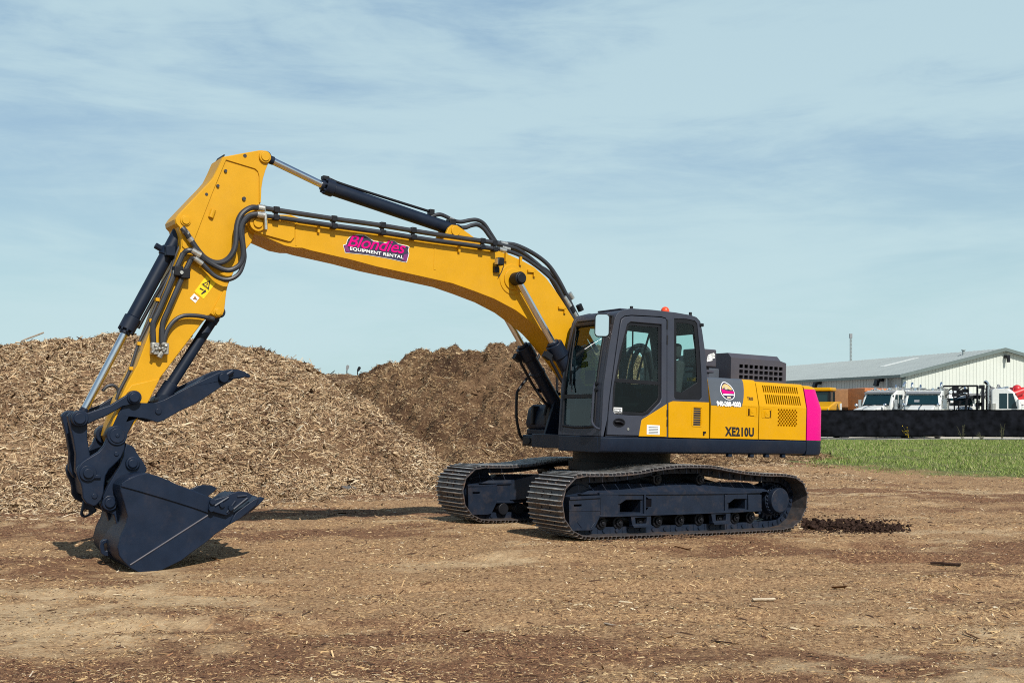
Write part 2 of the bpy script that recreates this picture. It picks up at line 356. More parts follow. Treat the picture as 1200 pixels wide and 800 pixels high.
# ------------------------------------------------------------------ ground
def local_xy(x, y): return ((x-X0)*FW.x+(y-Y0)*FW.y, (x-X0)*LF.x+(y-Y0)*LF.y)
def sstep(a, b, t): t = np.clip((t-a)/(b-a), 0, 1); return t*t*(3-2*t)
RUTS = ((8.2, .10, .35, 1.7), (10.6, -.06, .5, 1.9), (15.4, -.30, .4, 2.1))
def gz(x, y):
    x = np.asarray(x, float); y = np.asarray(y, float)
    z = .05*fbm(x, y, .22, 3, 1)+.045*fbm(x*.7, y*1.6, 1.0, 4, 2)+.026*fbm(x, y, 3.4, 3, 3)
    far = sstep(45, 120, np.hypot(x, y)); z = z*(1-far*.8)
    for a_, b_, c_, sp_w in RUTS:
        for o_ in (0, sp_w):
            d = y-(a_+o_+b_*x+c_*np.sin(x*.35+a_)+.08*np.sin(x*1.7+o_)); z = z+(-.034*np.exp(-(d/.20)**2)+.016*np.exp(-((np.abs(d)-.36)/.12)**2))*(1-sstep(9, 16, np.abs(x)))*(.4+.9*vnoise(x*.5, d*0+a_, 71))
    lx, ly = local_xy(x, y)
    w = (1-sstep(2.3, 3.6, np.abs(lx)))*(1-sstep(1.9, 3.0, np.abs(ly)))
    z = z*(1-.85*w)+w*(.03*lx-.004)
    bd = np.hypot(x+3.6, y-11.75); wb = 1-sstep(.6, 1.6, bd); z = z*(1-wb)+wb*(-.045)
    return z
def wetf(x, y):
    n = .62*vnoise(x*.34, y*.62, 101)+.38*vnoise(x*1.3, y*2.3, 102)+.25*(vnoise(x*4.5, y*7, 103)-.5)
    return sstep(.485, .66, n)
def baref(x, y):
    n = .6*vnoise(x*.30+7, y*.5, 111)+.4*vnoise(x*1.1, y*1.9, 112)+.25*(vnoise(x*5, y*7, 113)-.5)
    return sstep(.60, .80, n)*(1-wetf(x, y))
def axis(lo, hi, st, a, b):
    c = list(np.arange(lo, hi+1e-6, st)); s = st
    while c[-1] < b: s *= 1.22; c.append(c[-1]+s)
    s = st; d = [lo]
    while d[-1] > a: s *= 1.22; d.append(d[-1]-s)
    return np.array(d[::-1][:-1]+c)
gx = axis(-13, 16, .09, -2600, 2600); gy = axis(4, 37, .09, -400, 4200)
GX, GY = np.meshgrid(gx, gy); GZ = gz(GX, GY); nx, ny = len(gx), len(gy)
ii = (np.arange(ny-1)[:, None]*nx+np.arange(nx-1)[None]).ravel()
def groundmat():
    m = bpy.data.materials.new('mulch_ground'); N, K = nt(m); b = N['Principled BSDF']; b.inputs['Roughness'].default_value = .95
    b.inputs['Specular IOR Level'].default_value = .12
    g = N.new('ShaderNodeNewGeometry'); P = g.outputs['Position']
    def noise(sc, det=8, ro=.6, st=(1, 1, 1)):
        mp = N.new('ShaderNodeMapping'); mp.inputs['Scale'].default_value = st; K.new(P, mp.inputs['Vector'])
        n = N.new('ShaderNodeTexNoise'); n.inputs['Scale'].default_value = sc; n.inputs['Detail'].default_value = det; n.inputs['Roughness'].default_value = ro
        K.new(mp.outputs[0], n.inputs['Vector']); return n.outputs['Fac']
    def ramp(f, st):
        r = N.new('ShaderNodeValToRGB'); e = r.color_ramp.elements
        while len(e) < len(st): e.new(.5)
        for k, (p, c) in enumerate(st): e[k].position = p; e[k].color = (*c, 1)
        K.new(f, r.inputs['Fac']); return r.outputs['Color']
    def mix(f, a, c):
        x = N.new('ShaderNodeMix'); x.data_type = 'RGBA'
        for v, i in ((f, 0), (a, 6), (c, 7)):
            if hasattr(v, 'links'): K.new(v, x.inputs[i])
            else: x.inputs[i].default_value = v if i == 0 else (*v, 1)
        return x.outputs[2]
    def rng_(f, a, c): r = N.new('ShaderNodeMapRange'); r.inputs[1].default_value = a; r.inputs[2].default_value = c; K.new(f, r.inputs[0]); return r.outputs[0]
    def mth(op, a, c):
        x = N.new('ShaderNodeMath'); x.operation = op
        for v, i in ((a, 0), (c, 1)):
            if hasattr(v, 'links'): K.new(v, x.inputs[i])
            else: x.inputs[i].default_value = v
        return x.outputs[0]
    fine = noise(28, 10, .8)
    mulch = ramp(fine, [(.36, (.10, .054, .031)), (.46, (.27, .158, .083)), (.57, (.45, .29, .155)), (.70, (.62, .45, .27))])
    dust = ramp(noise(9, 9, .75), [(.32, (.32, .21, .115)), (.5, (.50, .36, .21)), (.68, (.63, .48, .30))])
    dark = ramp(fine, [(.38, (.060, .028, .019)), (.54, (.20, .098, .054)), (.70, (.39, .225, .122))])
    def attr(n): x = N.new('ShaderNodeAttribute'); x.attribute_name = n; return x.outputs['Fac']
    bare = attr('bare'); wet = attr('wet')
    col = mix(mth('MULTIPLY', bare, .85), mulch, dust); col = mix(mth('MULTIPLY', wet, .82), col, dark)
    # soil under the meadow and the pale yard beyond the screen
    sx = N.new('ShaderNodeSeparateXYZ'); K.new(P, sx.inputs[0])
    d = mth('ADD', mth('MULTIPLY', mth('SUBTRACT', sx.outputs[0], 12.2), .928), mth('MULTIPLY', mth('SUBTRACT', sx.outputs[1], 26), .371))
    d = mth('ADD', d, mth('MULTIPLY', mth('SUBTRACT', noise(.5, 5), .5), 5))
    gm = rng_(d, -.2, .9)
    col = mix(gm, col, ramp(noise(5, 8, .7), [(.35, (.075, .095, .03)), (.55, (.15, .165, .06)), (.7, (.26, .22, .12))]))
    col = mix(rng_(mth('ADD', sx.outputs[1], mth('MULTIPLY', noise(.4, 4), 2)), 62.6, 63.6), col, ramp(noise(3, 8), [(.3, (.40, .38, .33)), (.7, (.56, .53, .46))]))
    K.new(col, b.inputs['Base Color'])
    bp = N.new('ShaderNodeBump'); bp.inputs['Strength'].default_value = .9; bp.inputs['Distance'].default_value = .03
    K.new(mth('ADD', noise(30, 6, .7), mth('MULTIPLY', noise(7, 5), .8)), bp.inputs['Height']); K.new(bp.outputs[0], b.inputs['Normal'])
    return m
gme = numesh('ground', np.stack([GX, GY, GZ], -1).reshape(-1, 3), [np.stack([ii, ii+1, ii+nx+1, ii+nx], 1)], groundmat())
for an, fn in (('wet', wetf), ('bare', baref)):
    at_ = gme.attributes.new(an, 'FLOAT', 'POINT'); at_.data.foreach_set('value', fn(GX, GY).astype(np.float32).ravel())
ground = bpy.data.objects.new('ground', gme); COL.objects.link(ground); tag(ground, kind='structure')

# ------------------------------------------------------------------ mulch piles
def seg_d(x, y, a, b):
    ax, ay = a[:2]; bx, by = b[:2]; dx, dy = bx-ax, by-ay
    t = np.clip(((x-ax)*dx+(y-ay)*dy)/(dx*dx+dy*dy), 0, 1)
    return np.hypot(x-ax-t*dx, y-ay-t*dy), a[2]+(b[2]-a[2])*t
def pile_h(ridge, slope, amp, seed):
    def h(x, y):
        z = np.full(np.shape(x), -9.0)
        wx = x+.7*fbm(x, y, .35, 3, seed+50); wy = y+.7*fbm(x, y, .35, 3, seed+60)
        for a, b in zip(ridge[:-1], ridge[1:]):
            d, H = seg_d(wx, wy, a, b); k = H-slope*(np.sqrt(d*d+.9)-.95)
            z = np.maximum(z, k)
        foot = np.where(z < .7, .7*np.exp((z-.7)/.7), z)-.12      # a foot that runs out
        return foot+np.clip(foot+.2, 0, 1)*(amp*fbm(x, y, .9, 4, seed)+amp*.7*fbm(x, y, 3.0, 3, seed+5)+.05*fbm(x, y, 8, 2, seed+6))
    return h
PILES = []
def make_pile(ridge, slope, amp, seed, box, step, nchip, label, mat, lm, chipm):
    h = pile_h(ridge, slope, amp, seed); x0, x1, y0, y1 = box
    xs = np.arange(x0, x1, step); ys = np.arange(y0, y1, step); X, Y = np.meshgrid(xs, ys); Z = h(X, Y)
    G = gz(X, Y); keep = Z > G-.02; n = len(xs)
    F = keep[:-1, :-1] | keep[1:, :-1] | keep[:-1, 1:] | keep[1:, 1:]
    q = (np.arange(len(ys)-1)[:, None]*n+np.arange(n-1)[None])[F]
    V = np.stack([X, Y, np.maximum(Z, G-.05)], -1).reshape(-1, 3)
    me = numesh('mulch_pile', V, [np.stack([q, q+1, q+n+1, q+n], 1)], [mat])
    o = bpy.data.objects.new('mulch_pile', me); COL.objects.link(o)
    tag(o, label, 'mulch pile', 'mulch piles behind the excavator')
    # shredded wood on the side that can be seen
    px_ = rng.uniform(x0, x1, nchip*3); py_ = rng.uniform(y0, y1, nchip*3)
    k = (np.abs(px_) < .52*py_+1.0) & (rng.uniform(0, 1, nchip*3) < .30+.85*vnoise(px_*1.1, py_*1.1, seed+3)*vnoise(px_*3.1, py_*3.1, seed+4)**.5); px_, py_ = px_[k], py_[k]
    z = h(px_, py_); k = z > gz(px_, py_); px_, py_, z = px_[k], py_[k], z[k]; e = .06
    gxx = (h(px_+e, py_)-h(px_-e, py_))/(2*e); gyy = (h(px_, py_+e)-h(px_, py_-e))/(2*e)
    Nn = np.stack([-gxx, -gyy, np.ones_like(z)], 1); Nn /= np.linalg.norm(Nn, axis=1)[:, None]
    to = np.stack([-px_, -py_, 1.6-z], 1); to /= np.linalg.norm(to, axis=1)[:, None]
    k = np.nonzero((Nn*to).sum(1) > -.06)[0][:nchip]
    P = np.stack([px_, py_, z], 1)[k]; m = len(k)
    ln = np.exp(rng.normal(math.log(lm), .55, m)); ln = np.clip(ln, .02, .5); wd = np.clip(ln*rng.uniform(.035, .12, m), .005, .016); lg = rng.uniform(0, 1, m) < .03; ln[lg] = np.clip(ln[lg]*2.6, .1, .42); ln = np.minimum(ln, .42)
    V, Q, T = chips(P, Nn[k], ln, wd, wd*.6, rng.uniform(.1, 1.3, m), .7)
    c = bpy.data.objects.new('shredded_wood', numesh('shredded_wood', V, [Q, T], [chipm], False)); COL.objects.link(c); c.parent = o
    tag(c, kind='stuff'); PILES.append(h); return o
make_pile([(-15.5, 23.5, 3.2), (-10.8, 23.4, 3.16), (-8.6, 24.3, 3.42), (-6.4, 25.4, 3.24), (-5.8, 26.3, 2.85)], .70, .21, 3, (-21, 1.5, 16.5, 33), .07, 520000,
          'large pale brown mulch pile behind the excavator bucket', M['pile'], .082, M['chip_pile'])
make_pile([(-8.2, 43.5, 3.3), (-5.2, 42.0, 3.1)], .62, .12, 9, (-17, 2, 34, 50), .12, 60000,
          'low far mulch ridge between the two big piles', M['pile'], .08, M['chip_pile'])
make_pile([(-3.9, 38.4, 3.35), (-1.9, 37.6, 3.78), (.0, 37.6, 3.95), (2.8, 38.4, 3.95), (6.0, 40, 2.9), (8.2, 41, 1.2)], .74, .46, 15, (-11, 15, 29.5, 46), .09, 440000,
          'clumpy darker brown mulch pile behind the cab and the tracks', M['pile2'], .066, M['chip_damp'])

# ------------------------------------------------------------------ chips on the ground, grass
def ground_chips(n, y0, y1, lmean, smin, mat, name, wetness):
    Y = y0*(y1/y0)**rng.uniform(0, 1, n*3); X = rng.uniform(-1, 1, n*3)*(.54*Y+1.2)
    d = (X-12.2)*.928+(Y-26)*.371
    dens = (wetf(X, Y)*.75+.05 if wetness else (1-.5*wetf(X, Y))*(1-.55*baref(X, Y)))*(.25+1.1*np.clip(vnoise(X*1.7, Y*3.2, 33)*1.2-.2, 0, 1))
    ok = (d < .3+1.2*(vnoise(X*.5, Y*.5, 8)-.5)) & (rng.uniform(0, 1, n*3) < dens)
    ok &= np.hypot(X+3.6, Y-11.75) > .25
    k = np.nonzero(ok)[0][:n]; X, Y = X[k], Y[k]; m = len(k); Z = gz(X, Y)
    e = .05; Nn = np.stack([-(gz(X+e, Y)-gz(X-e, Y))/(2*e), -(gz(X, Y+e)-gz(X, Y-e))/(2*e), np.ones(m)], 1)
    ln = np.clip(np.exp(rng.normal(math.log(lmean), .55, m)), smin, .28)*(.75+Y/45); wd = np.clip(ln*rng.uniform(.06, .28, m), .0025, .014)
    V, Q, T = chips(np.stack([X, Y, Z], 1), Nn, ln, wd, wd*.5, rng.uniform(.02, .35, m), .25)
    o = bpy.data.objects.new(name, numesh(name, V, [Q, T], [mat], False)); COL.objects.link(o); tag(o, kind='stuff')
ground_chips(330000, 5.8, 36, .017, .007, M['chip_ground'], 'wood_chips', 0)
ground_chips(150000, 5.8, 36, .017, .007, M['chip_dark'], 'dark_mulch_chips', 1)
ground_chips(3500, 6.5, 36, .06, .04, M['chip_ground'], 'long_wood_splinters', 0)
# shreds that spilled off the foot of the heaps
X = rng.uniform(-16, 9, 400000); Y = rng.uniform(16, 37, 400000); hh_ = np.maximum(PILES[0](X, Y), PILES[2](X, Y))-gz(X, Y)
k = np.nonzero((hh_ > -.115) & (hh_ < .02) & (np.abs(X) < .52*Y+1) & (rng.uniform(0, 1, 400000) < np.clip((hh_+.115)/.10, 0, 1)**1.5*.9))[0][:60000]; m = len(k)
ln = np.clip(np.exp(rng.normal(math.log(.07), .5, m)), .02, .3); wd = np.clip(ln*rng.uniform(.04, .15, m), .005, .016)
V, Q, T = chips(np.stack([X[k], Y[k], np.maximum(gz(X[k], Y[k]), gz(X[k], Y[k])+hh_[k])], 1), np.tile(np.array([[0, 0, 1.0]]), (m, 1)), ln, wd, wd*.6, rng.uniform(.05, .6, m), .4)
o = bpy.data.objects.new('spilled_wood_shreds', numesh('spilled_wood_shreds', V, [Q, T], [M['chip_pile']], False)); COL.objects.link(o); tag(o, kind='stuff')
n = 230000; Y = rng.uniform(25, 61.4, n*2); X = rng.uniform(5, 34, n*2)
d = (X-12.2)*.928+(Y-26)*.371
ok = (d > -.9+3.6*(vnoise(X*.5, Y*.5, 8)-.3)+2.2*(vnoise(X*1.9, Y*1.9, 18)-.5)) & (X < .56*Y+2) & (rng.uniform(0, 1, n*2) < .02+1.3*vnoise(X*.6, Y*.6, 41)*vnoise(X*1.6, Y*1.2, 42)+.05) & (rng.uniform(0, 1, n*2) < sstep(-.2, 2.2, d)+.25)
k = np.nonzero(ok)[0][:n]; X, Y = X[k], Y[k]; m = len(k); hgt = rng.uniform(.04, .14, m)*(.5+.9*vnoise(X*.4, Y*.4, 77))*(1-.5*sstep(54, 61, Y))
a = rng.uniform(0, np.pi, m); w = .005+.00015*Y; lean = rng.normal(0, .06, (m, 2)); Z = gz(X, Y)-.01
V = np.stack([np.stack([X-np.cos(a)*w, Y-np.sin(a)*w, Z], 1), np.stack([X+np.cos(a)*w, Y+np.sin(a)*w, Z], 1), np.stack([X+lean[:, 0], Y+lean[:, 1], Z+hgt], 1)], 1).reshape(-1, 3)
go = bpy.data.objects.new('grass', numesh('grass', V, [(np.arange(m)*3)[:, None]+np.array([0, 1, 2])], [M['grass']], False)); COL.objects.link(go); tag(go, kind='stuff')

# loose pieces on the ground and on the heaps
def gp(px, py):
    Y = FPX*CAMH/(py-HOR); X = PX(px, Y); return X, Y, float(gz(X, Y))
def stick(name, p, ln, r, ang, mat, label, cat, flat=.5, rise=0.0):
    mb = MB(); d = Vector((math.cos(ang), math.sin(ang), rise)).normalized()
    a = Vector(p)-d*ln/2; pts = [a+d*ln*t+Vector((0, 0, random.uniform(-.15, .35)*r)) for t in (0, .3, .65, 1)]
    mb.tube(pts, r, n=6, sub=3); o = mb.build(name, mat); c = Vector(p)
    o.data.transform(Matrix.Translation(-c)); o.location = c; o.scale = (1, 1, flat if not rise else 1); tag(o, label, cat); return o
def crest(k, px):
    Ys = np.arange(20, 52, .05); Xs = (px-600)*Ys/FPX; H = PILES[k](Xs, Ys); i = int(np.argmax((H-CAMH)/Ys)); return float(Xs[i]), float(Ys[i]), float(H[i])
x, y, z = gp(721, 728); stick('wood_stick', (x, y, z+.015), .24, .014, -.9, 'bark', 'grey bark stick lying in the foreground right of centre', 'stick')
x, y, z = gp(845, 753); stick('wood_stick', (x, y, z+.012), .15, .010, -.5, 'soil', 'thin dark stick lying in the right foreground', 'stick')
x, y, z = gp(895, 704); stick('wood_slab', (x, y, z+.018), .20, .028, .15, 'pale_wood', 'pale cream wood slab lying on the chips right of centre', 'wood piece', .4)
x, y, z = gp(1108, 663); stick('wood_stick', (x, y, z+.02), .30, .022, -.3, 'soil', 'dark short log piece lying at the far right', 'stick', .7)
x, y, z = crest(0, 38); stick('wood_stick', (x, y, z+.09), .50, .018, .15, 'bark', 'brown branch sticking up from the left end of the mulch crest', 'stick', 1, .42)
x, y, z = crest(0, 26); stick('wood_slab', (x, y, z+.03), .26, .04, .1, 'pale_wood', 'bleached white wood piece on the left mulch crest', 'wood piece', .5)
# two paddle headed stakes on the far ridge
for px, ph, lab, tone in ((406.5, 2.6, 'upright grey paddle headed stake on the far mulch ridge, left one', 'grey_metal'), (419, 7, 'leaning dark paddle headed stake on the far mulch ridge, right one', 'black')):
    xp, Yp, zb = max((crest(k, px) for k in (0, 1, 2)), key=lambda c_: (c_[2]-CAMH)/c_[1])
    t = empty('marker_stake', (xp, Yp, zb-.05), lab, 'stake', 'stakes on the far ridge')
    MB().cyl((0, 0, -.1), (0, 0, .24), .02, n=8).build('post', 'black', t)
    zt = .2; mb = MB(); le = .20*Yp/41; a = R(12 if tone == 'grey_metal' else 27)
    mb.plate(smoothpoly([(-.03, 0), (.03, 0), (.06, le*.6), (.045, le), (-.045, le), (-.06, le*.6)]), -.02, .02)
    o = mb.build('head', tone, t); o.data.transform(Matrix.Translation((0, 0, zt)) @ Matrix.Rotation(a, 4, 'Y'))
# dark clods thrown up behind the track, crumbs along its foot
def lump(mb, X, Y, z, r, n=7):
    o0 = len(mb.v); mb.ball((X, Y, z), r, n=n, m=5, sz=random.uniform(.5, .9))
    for q in range(o0, len(mb.v)): v = mb.v[q]; mb.v[q] = tuple(c+random.uniform(-.4, .4)*r for c in v)
mb = MB()
for i in range(1500):
    px = 940+random.betavariate(1.3, 1.5)*128; u = (px-944)/116; big = random.random() < .22
    py = 611+u*6.5+random.gauss(0, 1.6 if big else 3.2); Yc = FPX*CAMH/(py-HOR); Xc = PX(px, Yc); r = random.uniform(.018, .042)*(1.2-.5*u) if big else random.uniform(.005, .017)
    lump(mb, Xc, Yc, float(gz(Xc, Yc))+(random.uniform(-.01, .045)*(1-.4*u) if big else .003), r, 7 if big else 5)
tag(mb.build('mulch_clods', 'soil'), 'row of dark wet mulch clods on the ground behind the near track', 'clods', kind='stuff')
mb = MB()
for i in range(900):
    lx = random.uniform(-2.1, 1.7); ly = 1.60+abs(random.gauss(0, .10)); hump = max(0, math.sin(lx*2.3+1)*.5+math.sin(lx*5.1)*.35)*(1 if lx < .9 else .3)
    if random.random() > .35+hump: continue
    w_ = ORG+RM.transposed() @ Vector((lx, ly, 0)); r = random.uniform(.006, .022)
    lump(mb, w_.x, w_.y, float(gz(w_.x, w_.y))+random.uniform(0, .05)*hump*(1-min(1, (ly-1.6)/.25)), r, 5)
tag(mb.build('mulch_crumbs', 'crumb'), 'brown mulch crumbs pushed up along the foot of the near track', 'crumbs', kind='stuff')
mb = MB(); x, y, z = gp(404, 581); mb.ball((0, 0, .06), .2, n=10, m=6, sz=.6)
mb.v = [(v[0]*1.3+random.uniform(-.03, .03), v[1]+random.uniform(-.03, .03), v[2]+random.uniform(-.02, .02)) for v in mb.v]
o = mb.build('stone', 'stone'); o.location = (x, y, z); tag(o, 'grey stone at the foot of the big left mulch pile', 'stone')

# ------------------------------------------------------------------ black screen fence
FY = 62.0
fe = empty('screen_fence', (14, FY, 0), 'long black mesh screen fence across the far side of the grass', 'fence')
xs = np.arange(12.5, 36.01, .12); zs = np.linspace(0, 1, 14)
V = []; nxs = len(xs)
for sgn in (0, 1):
    for t in zs:
        lo = .17+.62*np.clip(vnoise(xs*.42, xs*0+3, 5)*1.7-.45, 0, 1)
        hi = 1.70+.02*fbm(xs, xs*0, .5, 2, 6)
        zz = lo+(hi-lo)*t; yy = FY+.14*fbm(xs, zz*1.3, .9, 4, 9)+.05*fbm(xs*2.2+zz*1.5, zz, 1.5, 3, 19)+.05*(1-t)*fbm(xs, zz, .5, 2, 11)-.02*sgn
        V.append(np.stack([xs-14, yy-FY, zz], 1))
V = np.concatenate(V); nr = len(zs); F = []
for sgn in (0, 1):
    for r_ in range(nr-1):
        b0 = (sgn*nr+r_)*nxs+np.arange(nxs-1); F.append(np.stack([b0, b0+1, b0+nxs+1, b0+nxs], 1))
for r_ in (0, nr-1):
    a0 = r_*nxs+np.arange(nxs-1); b0 = (nr+r_)*nxs+np.arange(nxs-1); F.append(np.stack([a0, a0+1, b0+1, b0], 1))
so = bpy.data.objects.new('screen', numesh('screen', V, [np.concatenate(F)], [M['screen']])); COL.objects.link(so); so.parent = fe
for i in range(8):
    x = 15.2+i*2.75; MB().cyl((x-14, .10, -.05), (x-14, .10, 1.74), .03, n=8).build('post', 'grey_metal', fe)

# weeds in front of the fence
WEEDS = [(1066, 'dry weed with yellow flowers left of the other fence weeds'), (1128, 'thin bushy weed clump in the middle of the fence weeds'),
         (1150, 'short green weed at the fence foot'), (1174, 'rightmost weed clump against the fence')]
for i, (px, lab) in enumerate(WEEDS):
    Yw = 60.6+.3*random.random(); x = PX(px, Yw); t = empty('weed', (x, Yw, float(gz(x, Yw))), lab, 'weed', 'weeds along the fence'); sm = MB(); lm = MB()
    for q in range(10 if i else 4):
        a = random.uniform(0, 6.28); hh = random.uniform(.3, .95)*(1.0 if i != 2 else .5); ln = random.uniform(.1, .4)
        tip = Vector((math.cos(a)*ln+(.6 if i == 0 else 0)*(-1 if q % 2 else -.6), math.sin(a)*.12, hh)); sm.tube([(0, 0, 0), tip*.55+Vector((0, 0, .1)), tip], .005, n=4, sub=2)
        for w_ in range(12):
            p = tip*random.uniform(.2, 1); e = random.uniform(.015, .04); d = Vector((random.uniform(-1, 1), random.uniform(-.6, .6), random.uniform(-.2, 1)))*e
            lm.add([p, p+d+Vector((0, .012, 0)), p+d*2, p+d+Vector((.02, 0, -.02))], [(0, 1, 2), (0, 2, 3), (0, 3, 1)])
    sm.build('stems', 'drystem', t); lm.build('leaves', 'leafy' if i else 'signal', t)

# ------------------------------------------------------------------ building
bl = empty('metal_building', (30.5, 85.2, 0), 'long pale metal shed with a shallow grey gable roof beyond the fence', 'building', rz=math.atan2(.243, .97))
# local: x along the gable (0..18), y along the length (0..52)
BW, BLN, EV, RI = 18.0, 52.0, 4.38, 6.46
def ribbed(mb, p0, p1, z0, zf, step, out, k=0):
    """cladding: standing ribs every step on a wall p0-p1 whose top is zf(t)"""
    p0, p1 = Vector(p0), Vector(p1); ln = (p1-p0).length; n = int(ln/step); d = (p1-p0)/ln; o = Vector(out)
    for i in range(n):
        a = p0+d*(i*step+step*.35); b = a+d*.09; za = zf((a-p0).length/ln)-.03; zb = zf((b-p0).length/ln)-.03
        mb.add([(*(a), z0), (*(b), z0), (*(b+o*.022), z0), (*(a+o*.022), z0), (*(a), za), (*(b), zb), (*(b+o*.022), zb), (*(a+o*.022), za)],
               [(0, 1, 2, 3), (4, 7, 6, 5), (3, 2, 6, 7), (0, 3, 7, 4), (1, 5, 6, 2)], k)
mb = MB(); mb.plate([(0, 0), (BW, 0), (BW, EV), (BW/2, RI), (0, EV)], 0, .12)
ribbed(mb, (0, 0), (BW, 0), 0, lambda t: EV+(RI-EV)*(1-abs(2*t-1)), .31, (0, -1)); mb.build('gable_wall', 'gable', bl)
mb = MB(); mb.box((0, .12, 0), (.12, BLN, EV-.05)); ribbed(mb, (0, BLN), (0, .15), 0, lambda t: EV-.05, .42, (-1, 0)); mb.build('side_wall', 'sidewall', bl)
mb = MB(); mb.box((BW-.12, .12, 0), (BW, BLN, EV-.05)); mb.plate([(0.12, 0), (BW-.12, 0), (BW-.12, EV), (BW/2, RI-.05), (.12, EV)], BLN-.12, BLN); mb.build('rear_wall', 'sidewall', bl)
mb = MB(); e = .35
for s in (0, 1):
    x_ = lambda v: v if s == 0 else BW-v
    n0 = [(x_(-e), EV-.08), (x_(BW/2), RI+.02), (x_(BW/2), RI+.14), (x_(-e), EV+.04)]
    mb.plate(n0, -.3, BLN+.3)
    for q in range(int(BLN/.6)):
        y_ = -.2+q*.6; a = (x_(-e), EV+.04); b = (x_(BW/2), RI+.14)
        mb.add([(a[0], y_, a[1]), (b[0], y_, b[1]), (b[0], y_+.06, b[1]), (a[0], y_+.06, a[1]), (a[0], y_+.03, a[1]+.035), (b[0], y_+.03, b[1]+.035)], [(0, 1, 5, 4), (2, 3, 4, 5), (0, 4, 3), (1, 2, 5)])
rf = mb.build('roof', 'roof', bl)
mb = MB(); mb.plate([(4.2, 5.45), (7.6, 6.235), (7.6, 6.30), (4.2, 5.515)], 9, 9.9); mb.build('skylight', 'skylight', rf)
mb = MB(); mb.cyl((7.2, 2.4, 6.1), (7.2, 2.4, 6.55), .1, n=10); mb.cyl((7.2, 2.4, 6.55), (7.2, 2.4, 6.62), .17, n=10); mb.build('vent_pipe', 'roof', rf)
mb = MB()
for s in (0, 1):
    x_ = lambda v: v if s == 0 else BW-v
    mb.plate([(x_(-e), EV-.16), (x_(BW/2), RI-.06), (x_(BW/2), RI+.20), (x_(-e), EV+.10)], -.42, -.302)
mb.box((-e-.16, -.42, EV-.16), (-e-.002, BLN, EV+.06)); mb.build('gutter_trim', 'trim', bl)
mb = MB(); mb.box((-.14, -.16, 0), (.14, .02, EV-.1)); mb.build('corner_trim', 'trim', bl)
for yy in (1.6, 30): MB().box((-.34, yy, 0), (-.18, yy+.16, EV-.1)).build('downspout', 'sidewall' if yy < 9 else 'trim', bl)
for p, dx in (((-.05, 2.8, 4.05), -1), ((-.05, 12.5, 4.05), -1)):
    mb = MB(); mb.box((p[0]-.5, p[1]-.3, p[2]-.05), (p[0], p[1]+.3, p[2]+.15)); mb.box((p[0]-.62, p[1]-.2, p[2]-.42), (p[0]-.35, p[1]+.22, p[2]+.02), Matrix.Rotation(.3, 3, 'Y')); mb.build('wall_lamp', 'black', bl)
mb = MB(); mb.box((9.1, -.42, 5.85), (9.4, -.04, 6.08)); mb.box((9.16, -.5, 5.5), (9.34, -.30, 5.88)); mb.build('wall_lamp', 'black', bl)
b2 = empty('metal_building', (44.1, 108.3, 0), 'second shed whose dark roof edge shows behind the big shed at the right', 'building', rz=.24)
mb = MB(); mb.plate([(0, 0), (14, 0), (14, 5.9), (7, 7.3), (0, 5.9)], 0, 24); mb.build('wall', 'sidewall', b2)
mb = MB(); mb.plate([(-.3, 5.85), (7, 7.33), (14.3, 5.85), (14.3, 6.05), (7, 7.55), (-.3, 6.05)], -.3, 24.3); mb.build('roof', 'trim', b2)
# lattice mast
t = empty('lattice_mast', (PX(997, 125), 125, 0), 'thin grey lattice mast rising behind the shed roof', 'mast'); mb = MB(); H = PZ(392, 125)
for a in range(3):
    c = Vector((.11*math.cos(a*2.094), .11*math.sin(a*2.094), 0)); e_ = Vector((.11*math.cos((a+1)*2.094), .11*math.sin((a+1)*2.094), 0))
    mb.cyl(c, c+Vector((0, 0, H)), .035, n=6)
    for q in range(24): mb.cyl(c+Vector((0, 0, q*H/24)), e_+Vector((0, 0, (q+1)*H/24)), .018, n=4)
mb.build('mast_frame', 'roof', t); MB().box((-.14, -.14, H-.4), (.14, .14, H+.1)).build('antenna_head', 'grey_metal', t)

